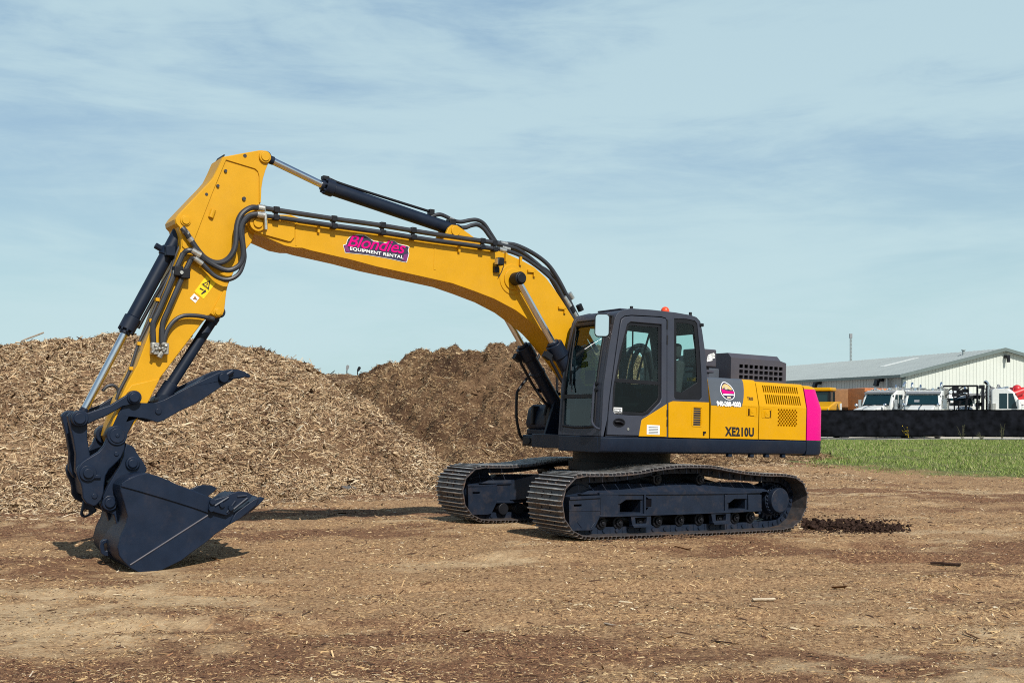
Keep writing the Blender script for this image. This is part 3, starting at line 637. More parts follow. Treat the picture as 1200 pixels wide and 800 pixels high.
# ------------------------------------------------------------------ parked lorries in the yard
def wheel(parent, x, y, r=.52, w=.3):
    s = 1 if y > 0 else -1; mb = MB(); mb.cyl((x, y-w/2, r), (x, y+w/2, r), r, n=20); o = mb.build('wheel', 'rubber', parent, .02)
    MB().cyl((x, y+s*(w/2-.02), r), (x, y+s*(w/2+.015), r), r*.55, n=16).build('rim', 'grey_metal', o)
def semi(px, Y, rz, label, roof=2.95, sleeper=False, stacks=(1, -1), rack=None, crane=False, sun_visor=True):
    x = PX(px, Y); t = empty('lorry', (x, Y, 0), label, 'lorry', 'white lorries in the yard', rz)
    W = 1.05
    mb = MB(); prof = [(-.1, 1.0), (1.55, 1.0), (1.62, 1.98), (1.22, roof-.22), (.95, roof), (.0, roof+.02), (-.1, roof-.1)]
    if sleeper: prof = [(-1.3, 1.0)]+prof[1:5]+[(.2, roof+.22), (-.9, roof+.30), (-1.3, roof+.05)]
    mb.plate(prof, -W, W); cab = mb.build('cab', 'truck_white', t, .13, 4)
    mb = MB(); d = Vector((1.22-1.62, 0, roof-.22-1.98)); nrm = Vector((-d.z, 0, d.x)).normalized(); nrm = nrm if nrm.x > 0 else -nrm
    A = Vector((1.62, 0, 1.98))+d*.08; B = Vector((1.62, 0, 1.98))+d*.93
    q = [A+Vector((0, -W+.16, 0)), A+Vector((0, W-.16, 0)), B+Vector((0, W-.22, 0)), B+Vector((0, -W+.22, 0))]
    mb.add([v-nrm*.01 for v in q]+[v+nrm*.012 for v in q], [(0, 3, 2, 1), (4, 5, 6, 7), (0, 1, 5, 4), (1, 2, 6, 5), (2, 3, 7, 6), (3, 0, 4, 7)]); mb.build('windscreen', 'tglass', cab)
    for s in (1, -1):
        mb = MB(); mb.plate([(.35, 1.78), (1.38, 1.78), (1.12, roof-.28), (.35, roof-.28)], s*W-.01, s*(W+.012)); mb.build('side_window', 'tglass', cab)
        mb = MB(); mb.box((.80, min(s*(W+.006), s*(W+.02)), 1.78), (.86, max(s*(W+.006), s*(W+.02)), roof-.28)); mb.build('window_post', 'truck_white', cab)
    if sun_visor: MB().box((.98, -W+.05, roof-.14), (1.36, W-.05, roof-.09), Matrix.Rotation(.35, 3, 'Y')).build('sun_visor', 'grey_metal', cab)
    for yy in (-.7, -.35, 0, .35, .7): MB().box((.75, yy-.07, roof+.005), (.95, yy+.07, roof+.09)).build('roof_lamp', 'zinc', cab, .02)
    mb = MB(); mb.plate([(1.6, .75), (3.25, .75), (3.3, 1.1), (3.2, 1.72), (1.6, 2.0)], -.74, .74); mb.build('bonnet', 'truck_white', t, .11, 4)
    mb = MB(); mb.box((3.3, -.55, .75), (3.36, .55, 1.45)); mb.build('grille', 'chrome', t)
    for s in (1, -1):
        mb = MB(); mb.plate([(1.9, .7), (2.0, 1.05), (2.35, 1.2), (2.9, 1.2), (3.25, 1.0), (3.3, .7), (3.1, .7), (2.95, 1.0), (2.3, 1.0), (2.1, .7)], s*.72, s*1.12); mb.build('mudguard', 'truck_white', t, .03)
        mb = MB(); mb.box((1.35, s*1.24-.1, 1.75), (1.43, s*1.24+.1, 2.35)); mb.cyl((1.4, s*1.0, 2.3), (1.4, s*1.24, 2.3), .015, n=6); mb.cyl((1.4, s*1.0, 1.8), (1.4, s*1.24, 1.8), .015, n=6); mb.build('mirror', 'chrome', cab)
        wheel(t, 2.62, s*.95); wheel(t, -3.2, s*.95); wheel(t, -4.5, s*.95)
    xb = -1.45 if sleeper else -.28
    for s in stacks:
        mb = MB(); mb.cyl((xb, s*.85, 1.0), (xb, s*.85, roof+.15), .085, n=12); mb.tube([(xb, s*.85, roof+.12), (xb, s*.85, roof+.32), (xb-.1, s*.85, roof+.45), (xb-.2, s*.85, roof+.5)], .075, n=10); mb.build('exhaust_stack', 'chrome', t)
    mb = MB(); mb.box((-6.2, -.45, .75), (1.6, .45, 1.0)); mb.build('chassis', 'black', t)
    if rack:
        mb = MB(); mb.box((xb-.35, -1.15, 1.0), (xb-.22, 1.15, rack)); mb.box((xb-.5, -1.2, rack-.18), (xb-.2, 1.2, rack)); mb.build('headache_rack', 'black', t)
    mb = MB(); mb.box((-6.2, -1.2, 1.0), (xb-.6, 1.2, 1.35))
    if crane:
        mb.box((-2.2, -.35, 1.35), (-1.4, .35, 2.7)); mb.box((-5.4, -.2, 2.55), (-1.3, .2, 2.85)); mb.cyl((-1.5, .32, 1.9), (-3.6, .32, 2.6), .09, n=10)
        for q in range(9): mb.tube([(-1.6+random.uniform(-.6, .4), -.9+q*.22, 1.4), (-1.7+random.uniform(-.6, .5), -.9+q*.22, 2.6+random.uniform(0, .5)), (-2.4, -.8+q*.2, 2.2)], .05, n=6)
    mb.build('body_gear', 'grey_metal', t, .02)
    rr = random.Random(int(px)); mb = MB(); top = roof+(.16 if rack is None else .22)
    for q in range(26):
        xq = xb-.5-rr.random()*2.2; yq = rr.uniform(-1.1, 1.1); zq = rr.uniform(2.0, top)
        if q % 3 == 0: mb.box((xq-.2, yq-.12, zq-.14), (xq+.2, yq+.12, zq+.1))
        elif q % 3 == 1: mb.cyl((xq, -1.1, zq), (xq+rr.uniform(-.2, .2), 1.1, zq+rr.uniform(-.1, .1)), .035, n=6)
        else: mb.tube([(xq, yq, 1.3), (xq+rr.uniform(-.2, .2), yq+.1, zq+.1), (xq-.5, yq+rr.uniform(-.4, .4), zq-.1)], .045, n=6)
    for sy in (1, -1): mb.cyl((xb-.6, sy*1.0, 1.3), (xb-.6, sy*1.0, top), .04, n=6); mb.cyl((xb-2.6, sy*1.0, 1.3), (xb-2.6, sy*1.0, top), .04, n=6); mb.cyl((xb-.6, sy*1.0, top), (xb-2.6, sy*1.0, top), .04, n=6)
    mb.build('equipment_rack', 'zinc' if px < 1100 else 'black', t)
    mb = MB(); mb.box((1.25, -.9, 1.98), (1.68, .9, 2.04)); mb.build('wiper_cowl', 'black', t)
    for sy in (1, -1):
        mb = MB(); mb.cyl((2.3, sy*.98, 1.3), (2.3, sy*.98, 1.95), .018, n=6); mb.ball((2.3, sy*.98, 2.0), .11, n=10, m=7); mb.build('bonnet_mirror', 'chrome', t)
        mb = MB(); mb.cyl((-.02, sy*1.12, 1.2), (-.02, sy*1.12, 2.1), .17, n=14); mb.build('air_cleaner', 'zinc', t)
        mb = MB(); mb.box((1.25, min(sy*.98, sy*1.02), 2.0), (1.32, max(sy*.98, sy*1.02), roof-.3)); mb.build('door_edge', 'black', cab)
    mb = MB(); mb.tube([(1.7, 0, 2.02), (2.6, 0, 1.93), (3.2, 0, 1.76)], .03, n=6); mb.build('bonnet_strip', 'chrome', t)
    mb = MB(); mb.add([(1.42, -.5, 2.30), (1.42, -.2, 2.30), (1.50, -.2, 2.16), (1.50, -.5, 2.16), (1.44, -.5, 2.31), (1.44, -.2, 2.31), (1.52, -.2, 2.17), (1.52, -.5, 2.17)], [(0, 1, 2, 3), (4, 7, 6, 5), (0, 4, 5, 1), (1, 5, 6, 2), (2, 6, 7, 3), (3, 7, 4, 0)]); mb.build('windscreen_notice', 'zinc', cab)
    for sy in (1, -1):
        mb = MB(); mb.cyl((.3, sy*.5, roof+.02), (.9, sy*.5, roof+.10), .045, .075, n=10); mb.build('air_horn', 'chrome', cab)
    return t
def face(dx, dy): return math.atan2(dy, dx)
semi(1042, 70, face(-.74, -.67), 'white bonneted lorry nearest the orange tipper, roof lamps over its windscreen', 2.93, stacks=(1,), sun_visor=True)
semi(1085, 67.5, face(-.46, -.89), 'white lorry in the middle with a wide dark windscreen facing the camera', 2.86, crane=True, stacks=(1, -1))
semi(1119, 73.5, face(-.25, -.97), 'white sleeper lorry behind the middle one with a round shouldered roof', 2.72, sleeper=True, stacks=(1, -1), sun_visor=False)
semi(1163, 69, face(.93, -.37), 'white service lorry seen from its right side with a tall black rack behind the cab', 3.0, rack=3.25, stacks=(1, -1), sun_visor=False, crane=False)
semi(1064, 79, face(-.35, -.93), 'white sleeper lorry half hidden behind the two front lorries, its roof showing between them', 3.0, sleeper=True, stacks=(1, -1), rack=3.3, sun_visor=False)
# red knuckle crane lorry at the right edge
t = empty('crane_lorry', (PX(1187, 72), 72, 0), 'white service lorry with a red folded crane at the right edge', 'lorry', rz=.1)
mb = MB(); mb.box((-1.2, -1.1, .9), (4.2, 1.1, 2.35)); mb.build('body', 'truck_white', t, .05)
mb = MB(); mb.box((-.2, -1.13, 1.85), (1.3, -1.105, 2.05)); mb.build('red_stripe', 'red', t)
mb = MB(); mb.box((-.3, -.4, 2.35), (.45, .4, 3.1), Matrix.Rotation(.3, 3, 'Y')); mb.cyl((-.35, -.5, 2.7), (.5, -.5, 3.0), .22, n=14); mb.ball((.1, -.3, 3.05), .3); mb.box((.2, -.3, 2.5), (3, .2, 2.85), Matrix.Rotation(-.1, 3, 'Y')); mb.build('folded_crane', 'red', t, .04)
mb = MB(); mb.plate([(-1.4, 2.35), (-1.1, 2.35), (-.45, 3.05), (-.8, 3.15)], -.3, .3); mb.build('white_boom', 'truck_white', t, .03)
mb = MB()
for q in range(10): mb.tube([(-2.3+q*.16, -.3+random.uniform(-.4, .4), 2.4), (-2.2+q*.12, random.uniform(-.5, .5), 2.9+random.uniform(0, .45)), (-1.5+q*.1, .2, 2.9)], .06, n=6)
mb.box((-3.6, -.5, 2.62), (-.9, .5, 2.78)); mb.build('tool_rack', 'grey_metal', t)
for s in (1, -1): wheel(t, .2, s*1.0); wheel(t, 3.2, s*1.0)
# articulated tipper: yellow cab and brown bed
t = empty('articulated_tipper', (PX(966, 75), 75, 0), 'yellow articulated tipper with a brown bed, just right of the excavator', 'tipper', rz=face(-.5, -.866))
mb = MB(); mb.plate([(-.2, 1.1), (1.0, 1.1), (.95, 2.95), (-.15, 2.98)], -.62, .62); cab = mb.build('cab', 'tglass', t, .04)
mb = MB(); mb.box((-.3, -.75, 2.98), (1.15, .75, 3.22)); mb.build('roof', 'panel', cab, .06)
mb = MB()
for a in ((-.16, .6), (.97, .6), (-.16, -.6), (.97, -.6)): mb.mark(); mb.box((a[0]-.07, a[1]-.07, 1.1), (a[0]+.07, a[1]+.07, 2.95))
mb.build_each('cab_post', 'black', cab)
mb = MB(); mb.plate([(-.4, .8), (3.2, .8), (3.1, 1.9), (1.3, 2.25), (-.4, 2.25)], -1.1, 1.1); bn = mb.build('bonnet', 'panel', t, .08)
MB().box((-.3, 1.102, 1.55), (.25, 1.115, 2.15)).build('white_panel', 'truck_white', bn)
mb = MB(); mb.plate([(-1.2, 1.9), (-1.7, 2.85), (-2.0, 3.1), (-4.0, 3.22), (-4.7, 2.4), (-4.0, 1.4), (-1.8, 1.3)], -1.35, 1.35); bed = mb.build('tipper_bed', 'bed_brown', t, .06)
mb = MB(); mb.mark(); mb.box((-3.9, -1.39, 3.02), (-2.1, -1.352, 3.10)); mb.mark(); mb.box((-3.9, 1.352, 3.02), (-2.1, 1.39, 3.10)); mb.build_each('bed_rim', 'panel', bed)
for s in (1, -1):
    for x_ in (2.0, -2.0, -3.7): wheel(t, x_, s*1.05, .8, .5)
t = empty('tipper_bed', (PX(1005, 71.5), 71.5, 0), 'rusty orange ribbed tipper bed between the brown bed and the first white lorry', 'tipper bed', rz=.15)
mb = MB(); mb.plate([(-.1, 1.0), (1.35, 1.0), (1.6, 3.08), (-.1, 3.12)], -1.2, 1.2); bd = mb.build('bed', 'rust_orange', t, .05)
mb = MB()
for zz in (1.4, 2.0, 2.55, 2.9): mb.box((-.16, -1.3, zz), (1.5, -1.202, zz+.10))
mb.build('ribs', 'rust_orange', bd); MB().box((-.2, -1.32, 2.35), (.8, -1.305, 2.6)).build('white_plate', 'truck_white', bd)
for s in (1, -1): wheel(t, .8, s*1.0)
# a spare trailer whose wheel shows under the screen
t = empty('trailer', (PX(985, 65.5), 65.5, 0), 'low dark trailer whose wheel shows under the black screen', 'trailer'); MB().box((-1.5, -.9, .55), (5, .9, .75)).build('deck', 'black', t)
for x_ in (0, 4.2):
    for s in (1, -1): wheel(t, x_, s*.8, .36, .22)

# ================================================================== EXCAVATOR
EX = bpy.data.objects.new('excavator', None); COL.objects.link(EX)
m4 = RM.transposed().to_4x4(); m4.translation = ORG; EX.matrix_world = m4
tag(EX, 'yellow and charcoal tracked excavator with a magenta rear end, standing on the mulch', 'excavator')
def B(mb, n, mats, p=None, bevel=0, **k): return mb.build_each(n, mats, p or EX, bevel, **k)[0] if mb.marks else mb.build(n, mats, p or EX, bevel, **k)
def P3(pts, y): return [L(p[0], p[1], p[2] if len(p) > 2 else y) for p in pts]

# ---------------- boom
bpx = [(297, 252.6), (303, 253), (314, 255), (325, 251.6), (341, 251.8), (354, 257), (381, 260.8), (410, 265.8), (442, 271.6), (480, 277.6), (530, 284.6), (560, 288.5), (581, 293), (597, 298.5), (613, 306), (626, 313), (640, 325.6), (650, 339), (660, 354), (675, 378), (690, 402), (706, 430),
       (722, 452), (724, 468), (714, 476), (702, 472), (688, 455), (664, 421), (645, 398), (636.4, 388.5), (624.6, 378.7), (603.6, 363), (580, 350.5), (555, 340.8), (530, 332), (482, 321.3), (442, 312.6), (410, 304), (362, 293), (354, 290.6), (346, 290.4), (333, 287.7), (311, 278), (300, 274.6), (293, 270), (290.5, 264), (292, 256)]
BY = .26
boomp = XZ(bpx, BY)
mb = MB(); mb.plate(boomp, -BY, BY); boom = B(mb, 'boom', 'boom', None, .012)
# forked tip doubler, pin bosses, welds
mb = MB(); dp = XZ([(297.5, 254.2), (313, 256.5), (345, 261.6), (344.6, 278.5), (341, 283), (336, 283.2), (312, 276.6), (300, 272.6), (293.5, 267.8), (292, 262), (294, 256.5)], BY)
for s in (1, -1): mb.mark(); mb.plate(dp, s*(BY-.01), s*(BY+.022))
B(mb, 'tip_plate', 'boom', boom, .008)
mb = MB(); c = XZ([(300.5, 262.2)], BY)[0]
for s in (1, -1): mb.mark(); mb.pin(c, .095, s*BY, s*(BY+.05)); mb.pin(c, .055, s*(BY+.05), s*(BY+.07))
q = XZ([(309, 258), (311.5, 269)], BY); mb.box((q[0][0]-.03, BY+.02, q[1][1]), (q[0][0], BY+.06, q[0][1])); B(mb, 'tip_pin', 'boom', boom, .006)
mb = MB(); ring = XZ([(600.5, 327.5)], BY)[0]
for s in (1, -1): mb.mark(); mb.plate(disc(ring, .20, 28), s*(BY-.01), s*(BY+.012)); mb.plate(disc(ring, .14, 24), s*BY, s*(BY+.03))
B(mb, 'cylinder_boss', 'boom', boom, .006)
mb = MB()                                      # weld beads and small brackets
for a, b_ in (((347, 260), (347.5, 288)), ((511, 288), (508.5, 316))):
    p, q = XZ([a, b_], BY); mb.mark(); mb.box((min(p[0], q[0])-.004, BY-.002, q[1]), (max(p[0], q[0])+.004, BY+.004, p[1]))
for px, py in ((372.5, 268), (537, 291), (609, 306.5), (592, 302)):
    p = XZ([(px, py)], BY)[0]; mb.mark(); mb.box((p[0]-.015, BY-.002, p[1]-.05), (p[0]+.015, BY+.035, p[1]+.06))
for px, py in ((658, 361), (622, 318)):
    p = XZ([(px, py)], BY)[0]; mb.mark(); mb.box((p[0]-.06, BY, p[1]-.015), (p[0]+.06, BY+.03, p[1]+.015)); mb.box((p[0]-.06, BY, p[1]-.07), (p[0]-.03, BY+.03, p[1]))
B(mb, 'boom_bracket', 'boom', boom)
# stick cylinder bracket on the boom back
mb = MB(); bk = XZ([(517, 286), (525, 267), (529, 263.6), (535, 264.2), (540, 267.5), (556, 279), (572, 291.5), (560, 293)], .12)
for s in (1, -1): mb.plate(bk, s*.09, s*.135)
c = XZ([(534, 270.5)], .14)[0]; mb.pin(c, .065, -.15, .15); B(mb, 'cylinder_bracket', 'boom', boom, .006)
# work lamp and sensor
p = L(585.5, 306.5, BY+.10); mb = MB(); mb.box((p.x-.045, p.y-.05, p.z-.05), (p.x+.045, p.y+.05, p.z+.05)); lamp = B(mb, 'work_lamp', 'black', boom, .012)
MB().box((p.x+.046, p.y-.04, p.z-.04), (p.x+.052, p.y+.04, p.z+.04)).build('lens', 'zinc', lamp)
p2 = L(581, 316, BY+.02); mb = MB(); mb.box((p2.x-.035, BY-.01, p2.z-.035), (p2.x+.035, BY+.05, p2.z+.035)); mb.tube([(p2.x, BY+.03, p2.z+.02), (p.x, BY+.06, p.z-.04)], .008, n=6)
mb.tube(P3([(584, 325), (588, 318), (590.5, 311)], BY+.02), .006, n=5); B(mb, 'lamp_bracket', 'black', boom)
# steel pipes clipped along the boom
mb = MB(); mb.tube(P3([(311, 244.2), (330, 247.2), (392, 256.6), (442, 263.5), (500, 273), (545, 279.5), (577, 284)], .13), .030, n=10); B(mb, 'oil_pipe', 'rubber', boom)
mb = MB(); mb.tube(P3([(311, 253), (330, 255.6), (392, 264.6), (445, 272), (500, 280.5), (545, 286.5), (580, 291.5)], .33), .024, n=10); B(mb, 'oil_pipe', 'rubber', boom)
mb = MB(); mb.tube(P3([(330, 253.5), (392, 262.5), (445, 269.8), (500, 278.5), (545, 284.5), (580, 289.5)], .30), .008, n=6); B(mb, 'grease_line', 'rubber', boom)
for a, b_ in (((323.5, 246), (323.5, 255)), ((391, 256.5), (391.5, 265)), ((448, 264), (448.5, 272.5)), ((484, 270), (484.5, 278)), ((565, 282.5), (565, 289.5)), ((579, 285), (580, 292))):
    A = L(*a, .13); C = L(*b_, .33); mb = MB(); mb.box((A.x-.035, .09, A.z-.036), (A.x+.035, .17, A.z+.036)); mb.box((C.x-.035, .29, C.z-.032), (C.x+.035, .362, C.z+.032)); mb.box((C.x-.02, .12, C.z-.02), (C.x+.02, .32, C.z+.012)); mb.box((A.x-.02, .10, C.z-.10), (A.x+.02, .15, A.z)); B(mb, 'pipe_clamp', 'black', boom, .008)
# hoses running down to the cab
HS = [([(576, 283.5), (590, 285.5), (605, 287.5), (625, 297), (642, 310), (654, 327), (664, 346), (676, 370), (700, 412)], .06, .030),
      ([(578, 284.5), (592, 288), (608, 293), (626, 306), (641, 320), (651, 336), (660, 352), (672, 376), (698, 420)], .14, .027),
      ([(580, 291), (596, 294.5), (612, 301), (630, 313), (643, 324), (650, 331), (658, 345), (668, 366), (694, 412)], .24, .024),
      ([(577, 284), (594, 291), (612, 300), (630, 311), (642, 318), (655, 331), (666, 352), (680, 380)], -.05, .028)]
for pts, y, r in HS:
    mb = MB(); mb.tube(P3(pts, y), r, n=10); B(mb, 'hydraulic_hose', 'rubber', boom)
mb = MB()
for a, b_, y, r in (((661, 348), (668, 359), .24, .034), ((672, 366), (678, 377), .14, .036), ((667, 343.5), (671, 350), .05, .036), ((588, 290), (597, 292.5), .14, .033), ((586, 285), (594, 286.5), .06, .036), ((585, 292), (593, 294), .24, .03)):
    mb.mark(); mb.cyl(L(*a, y), L(*b_, y), r, n=12)
B(mb, 'hose_fitting', 'zinc', boom)
mb = MB().mark(); mb.cyl(L(668.5, 360, .14), L(671.5, 366, .14), .045, n=12); mb.mark(); mb.cyl(L(678, 357, .05), L(681, 364, .05), .045, n=12); B(mb, 'hose_clamp', 'black', boom)
for pts, y, r in (([(497.6, 258), (503, 255.5), (509, 252.6), (516, 251.4), (524, 254.5), (531, 258.5), (540, 260), (551, 258), (559, 257.8), (567, 262), (574, 272), (581, 283)], .02, .026), ([(540, 267), (546, 266.5), (553, 264), (560, 263.5), (567, 268), (573, 276), (579, 284)], .10, .028)):
    mb = MB(); mb.tube(P3(pts, y), r, n=10); B(mb, 'hydraulic_hose', 'rubber', boom)
mb = MB(); mb.cyl(L(526, 256, .02), L(532, 258.6, .02), .03, n=10); B(mb, 'hose_fitting', 'zinc', boom)

# boom lettering
mb = MB(); yl = BY+.004
white = [(402, 287), (405.6, 286), (407.2, 280.5), (410.5, 276.8), (419, 274.8), (428, 275.6), (434, 279.5), (438, 282.2), (452, 284.2), (458, 282), (463, 282.6), (467, 285.6), (477, 287.8), (480, 289.2), (478.6, 293.5), (479.6, 297), (476.8, 307.6), (473, 307.2), (458, 303.6), (430, 298.8), (404.4, 296.2)]
def flat(mb, pts, y, k, th=.003): mb.plate(XZ(pts, y), y-th, y, k=k)
flat(mb, white, yl, 0)
flat(mb, grow(white, -.65), yl+.003, 1)
flat(mb, [(403.4, 287.8), (406.8, 287.2), (410.4, 295.4), (405.4, 295)], yl+.005, 2); flat(mb, [(473.5, 298.5), (478.4, 297.2), (476, 306.4), (471.4, 304.6)], yl+.005, 2)
text_on(mb, 'Blondies', (407, 288.6), (474.6, 297.6), (408.6, 274.6), yl+.008, 3, bold=.012, shear=.30, spacing=.95)
text_on(mb, 'EQUIPMENT RENTAL', (410, 293.6), (472.6, 304), (410.4, 289), yl+.008, 0, bold=.022, spacing=1.05)
B(mb, 'boom_logo', ['white', 'ink', 'plum', 'pink'], boom)

# ---------------- stick
SY = .20
spx = [(260.7, 184), (282, 180), (303.5, 176.2), (308, 176.2), (312, 178), (315.4, 182), (315.4, 189), (311, 200), (308, 210), (306.3, 221), (305.6, 236), (303, 256), (299, 272), (294.7, 284.3), (287, 294), (274.5, 317.5), (267.7, 333), (265, 342), (262.5, 364), (260.5, 369.5), (256, 372), (250, 370.4), (246.5, 368), (238, 377), (221, 399), (187.5, 443), (174, 470.7), (160, 492), (145, 514), (139, 520), (131, 518.5), (127.5, 511), (131, 497), (141.5, 466), (150, 448), (161, 427.7), (175.6, 389), (192.5, 345), (207, 306), (212.5, 290), (212, 276), (209.5, 266), (205.5, 262), (204.8, 257), (208, 252), (214.6, 245), (233.7, 225), (243, 215.5), (249.5, 208), (255, 197)]
mb = MB(); mb.plate(XZ(spx, SY), -SY, SY); stick_ = B(mb, 'stick', 'boom', None, .010)
ep = [(260.9, 184.5), (282, 180.4), (303.5, 176.7), (308, 176.7), (311.6, 178.4), (315, 182.2), (315, 189), (310.6, 200), (307.6, 210), (305.9, 221), (305.2, 238), (303.4, 238), (303.4, 207), (301.6, 201), (297.5, 197.6), (264.6, 187.6), (249, 225), (231, 272), (221.5, 296), (213.2, 289), (212.6, 276), (210, 266), (206, 261.6), (205.3, 257), (208.3, 252.3), (214.9, 245.3), (234, 225.3), (243.3, 215.8), (249.8, 208.3), (255.3, 197.3)]
mb = MB()
for s in (1, -1): mb.mark(); mb.plate(XZ(ep, SY), s*(SY-.01), s*(SY+.016))
B(mb, 'edge_plate', 'boom', stick_, .005)
mb = MB()
for (px, py, r, h) in ((309.4, 184.6, .07, .045), (216.9, 258.9, .06, .03), (254.6, 366, .05, .03)):
    c = XZ([(px, py)], SY)[0]
    for s in (1, -1): mb.mark(); mb.pin(c, r, s*(SY), s*(SY+h)); mb.pin(c, r*.72, s*(SY+h), s*(SY+h+.014))
B(mb, 'pin_boss', 'boom', stick_, .005)
mb = MB(); lp = XZ([(246.5, 367.6), (252, 371.5), (257, 371.6), (260.3, 369), (262.3, 364), (264.5, 343), (266, 336), (262, 340)], SY)
for s in (1, -1): mb.mark(); mb.plate(lp, s*(SY-.01), s*(SY+.02))
nose = XZ([(154, 451), (187, 443.4), (173.5, 470.5), (160, 492), (145, 513.6), (139, 519.6), (131, 518), (128, 511), (131.5, 497), (142, 466)], SY)
for s in (1, -1): mb.mark(); mb.plate(nose, s*(SY-.01), s*(SY+.012))
B(mb, 'doubler_plate', 'boom', stick_, .006)
mb = MB()
for px, py in ((286.5, 183), (264, 200.5), (255, 218), (241.5, 228), (285.5, 233)):
    c = XZ([(px, py)], SY)[0]; mb.mark(); mb.pin(c, .018 if px < 285 else .022, SY, SY+.02, n=8)
B(mb, 'bolt', 'rubber', stick_)
a, b_ = L(247, 255, SY+.01), L(250, 246, SY+.01); MB().cyl(a, b_, .03, n=10).build('grease_fitting', 'boom', stick_)
mb = MB(); tp = XZ([(255, 192), (260, 184), (258.6, 183.4), (253.8, 190.6)], 0); mb.plate(tp, -.12, .12); B(mb, 'bump_stop', 'black', stick_)
# warning labels
yw = SY+.004; mb = MB()
o, r_, u = (227.8, 341.6), (238.6, 350.2), (242.2, 322.6)
flat(mb, [o, r_, (253, 331.4), u], yw, 0); flat(mb, [(228.6, 341), (238.2, 348.6), (245.6, 338.8), (236.5, 331.2)], yw+.002, 0)
def q2(s, t): return (o[0]+(r_[0]-o[0])*s+(u[0]-o[0])*t, o[1]+(r_[1]-o[1])*s+(u[1]-o[1])*t)
flat(mb, [q2(.12, .52), q2(.88, .52), q2(.5, .92)], yw+.003, 1); flat(mb, [q2(.27, .57), q2(.73, .57), q2(.5, .81)], yw+.005, 0); flat(mb, [q2(.46, .60), q2(.54, .60), q2(.54, .74), q2(.46, .74)], yw+.007, 1)
flat(mb, [q2(.2, .26), q2(.55, .30), q2(.55, .36), q2(.2, .33)], yw+.004, 1); flat(mb, [q2(.55, .12), q2(.66, .12), q2(.82, .36), q2(.62, .42)], yw+.004, 1); flat(mb, [q2(.08, .49), q2(.92, .49), q2(.92, .505), q2(.08, .505)], yw+.004, 1)
B(mb, 'warning_label', ['signal', 'black_ink'], stick_)
mb = MB(); flat(mb, [(222.6, 349.4), (227.6, 343.8), (233.6, 349), (229, 355)], yw, 0); flat(mb, [(226, 350.5), (228.6, 346.5), (231.4, 351.4)], yw+.003, 1); B(mb, 'white_label', ['white', 'bed_brown'], stick_)
# stick hoses and pipes
for pts, r in (([(309, 244.2, .22), (301, 243.4, .27), (293, 243.8, .30), (283, 251, .31), (277.8, 264, .31), (276, 286, .31), (271, 299, .30), (262, 306.5, .28), (251, 307.5, .27), (240, 302, .26), (231, 292, .26), (223, 280, .26), (217, 271, .27), (213.5, 267, .26)], .032),
               ([(309, 252.8, .36), (300, 251.2, .36), (291, 253.4, .34), (284.5, 261, .33), (282, 272, .33), (284.5, 288, .33), (284.5, 302, .33), (279, 312, .32), (266, 316.6, .30), (248, 309, .28), (233, 297.5, .28), (224, 293.6, .28), (218.5, 294.2, .27), (215, 298, .25)], .030),
               ([(309, 253.5, .32), (298, 252.8, .31), (289, 258, .30), (284, 268, .30), (285.6, 290, .31), (286.2, 304, .32), (280, 320.5, .32), (267, 327.6, .31), (252, 323.4, .29), (238, 310, .28), (229, 303.4, .28), (224.8, 303, .26), (223.3, 306, .25)], .025)):
    mb = MB(); mb.tube([L(*p) for p in pts], r, n=10); B(mb, 'hydraulic_hose', 'rubber', stick_)
mb = MB()
for a, b_, y, r in (((302, 243.4), (309.5, 244.4), .26, .040), ((308, 240.5), (308.6, 248), .24, .03), ((301, 251.2), (309.5, 252.6), .36, .036), ((311, 250), (311.8, 269), .36, .018), ((235, 299), (224.5, 293.4), .283, .034), ((237, 309), (228, 302.6), .285, .030), ((220, 274.5), (216, 270), .265, .034), ((225, 282.5), (222, 278.6), .262, .035)):
    mb.mark(); mb.cyl(L(*a, y), L(*b_, y), r, n=12)
B(mb, 'hose_fitting', 'zinc', stick_)
for pts, r in (([(214.6, 297), (209, 309.6), (196.5, 340), (187.5, 361), (180.5, 376), (179.2, 384), (180, 402)], .030), ([(223.2, 305), (216, 320), (207.5, 339), (197.5, 362), (191.4, 376), (190, 386), (190, 402)], .030)):
    mb = MB(); mb.tube(P3(pts, .265), r, n=10); B(mb, 'oil_pipe', 'rubber', stick_)
mb = MB(); mb.tube(P3([(216.5, 276), (213, 284), (207, 297), (199, 321), (188, 346), (174, 379), (162, 404), (152, 434), (140, 458), (136.5, 468)], .10), .017, n=8); B(mb, 'grease_line', 'rubber', stick_)
mb = MB(); mb.tube(P3([(190.5, 408), (193, 396), (197, 385), (204, 376), (212, 371), (221, 369.4), (236, 370.6), (249.5, 373.8)], .27), .024, n=10); B(mb, 'hydraulic_hose', 'rubber', stick_)
mb = MB().mark(); mb.cyl(L(243, 372, .27), L(250, 374, .25), .03, n=10); mb.mark(); mb.tube(P3([(120, 458), (126, 452.5), (133, 451.6), (138, 456), (139, 466)], -.1), .018, n=8); B(mb, 'hose_fitting', 'rubber', stick_)
for px, py in ((208, 318), (216, 321)):
    p = L(px, py, .26); mb = MB(); mb.box((p.x-.05, .20, p.z-.055), (p.x+.05, .32, p.z+.055)); B(mb, 'pipe_clamp', 'black', stick_, .01)
p = L(212, 319.5, .3); mb = MB(); mb.box((p.x-.08, .20, p.z-.02), (p.x+.08, .30, p.z+.02)); mb.cyl((p.x, .28, p.z), (p.x, .335, p.z), .02, n=8); B(mb, 'clamp_bar', 'zinc', stick_)
mb = MB()
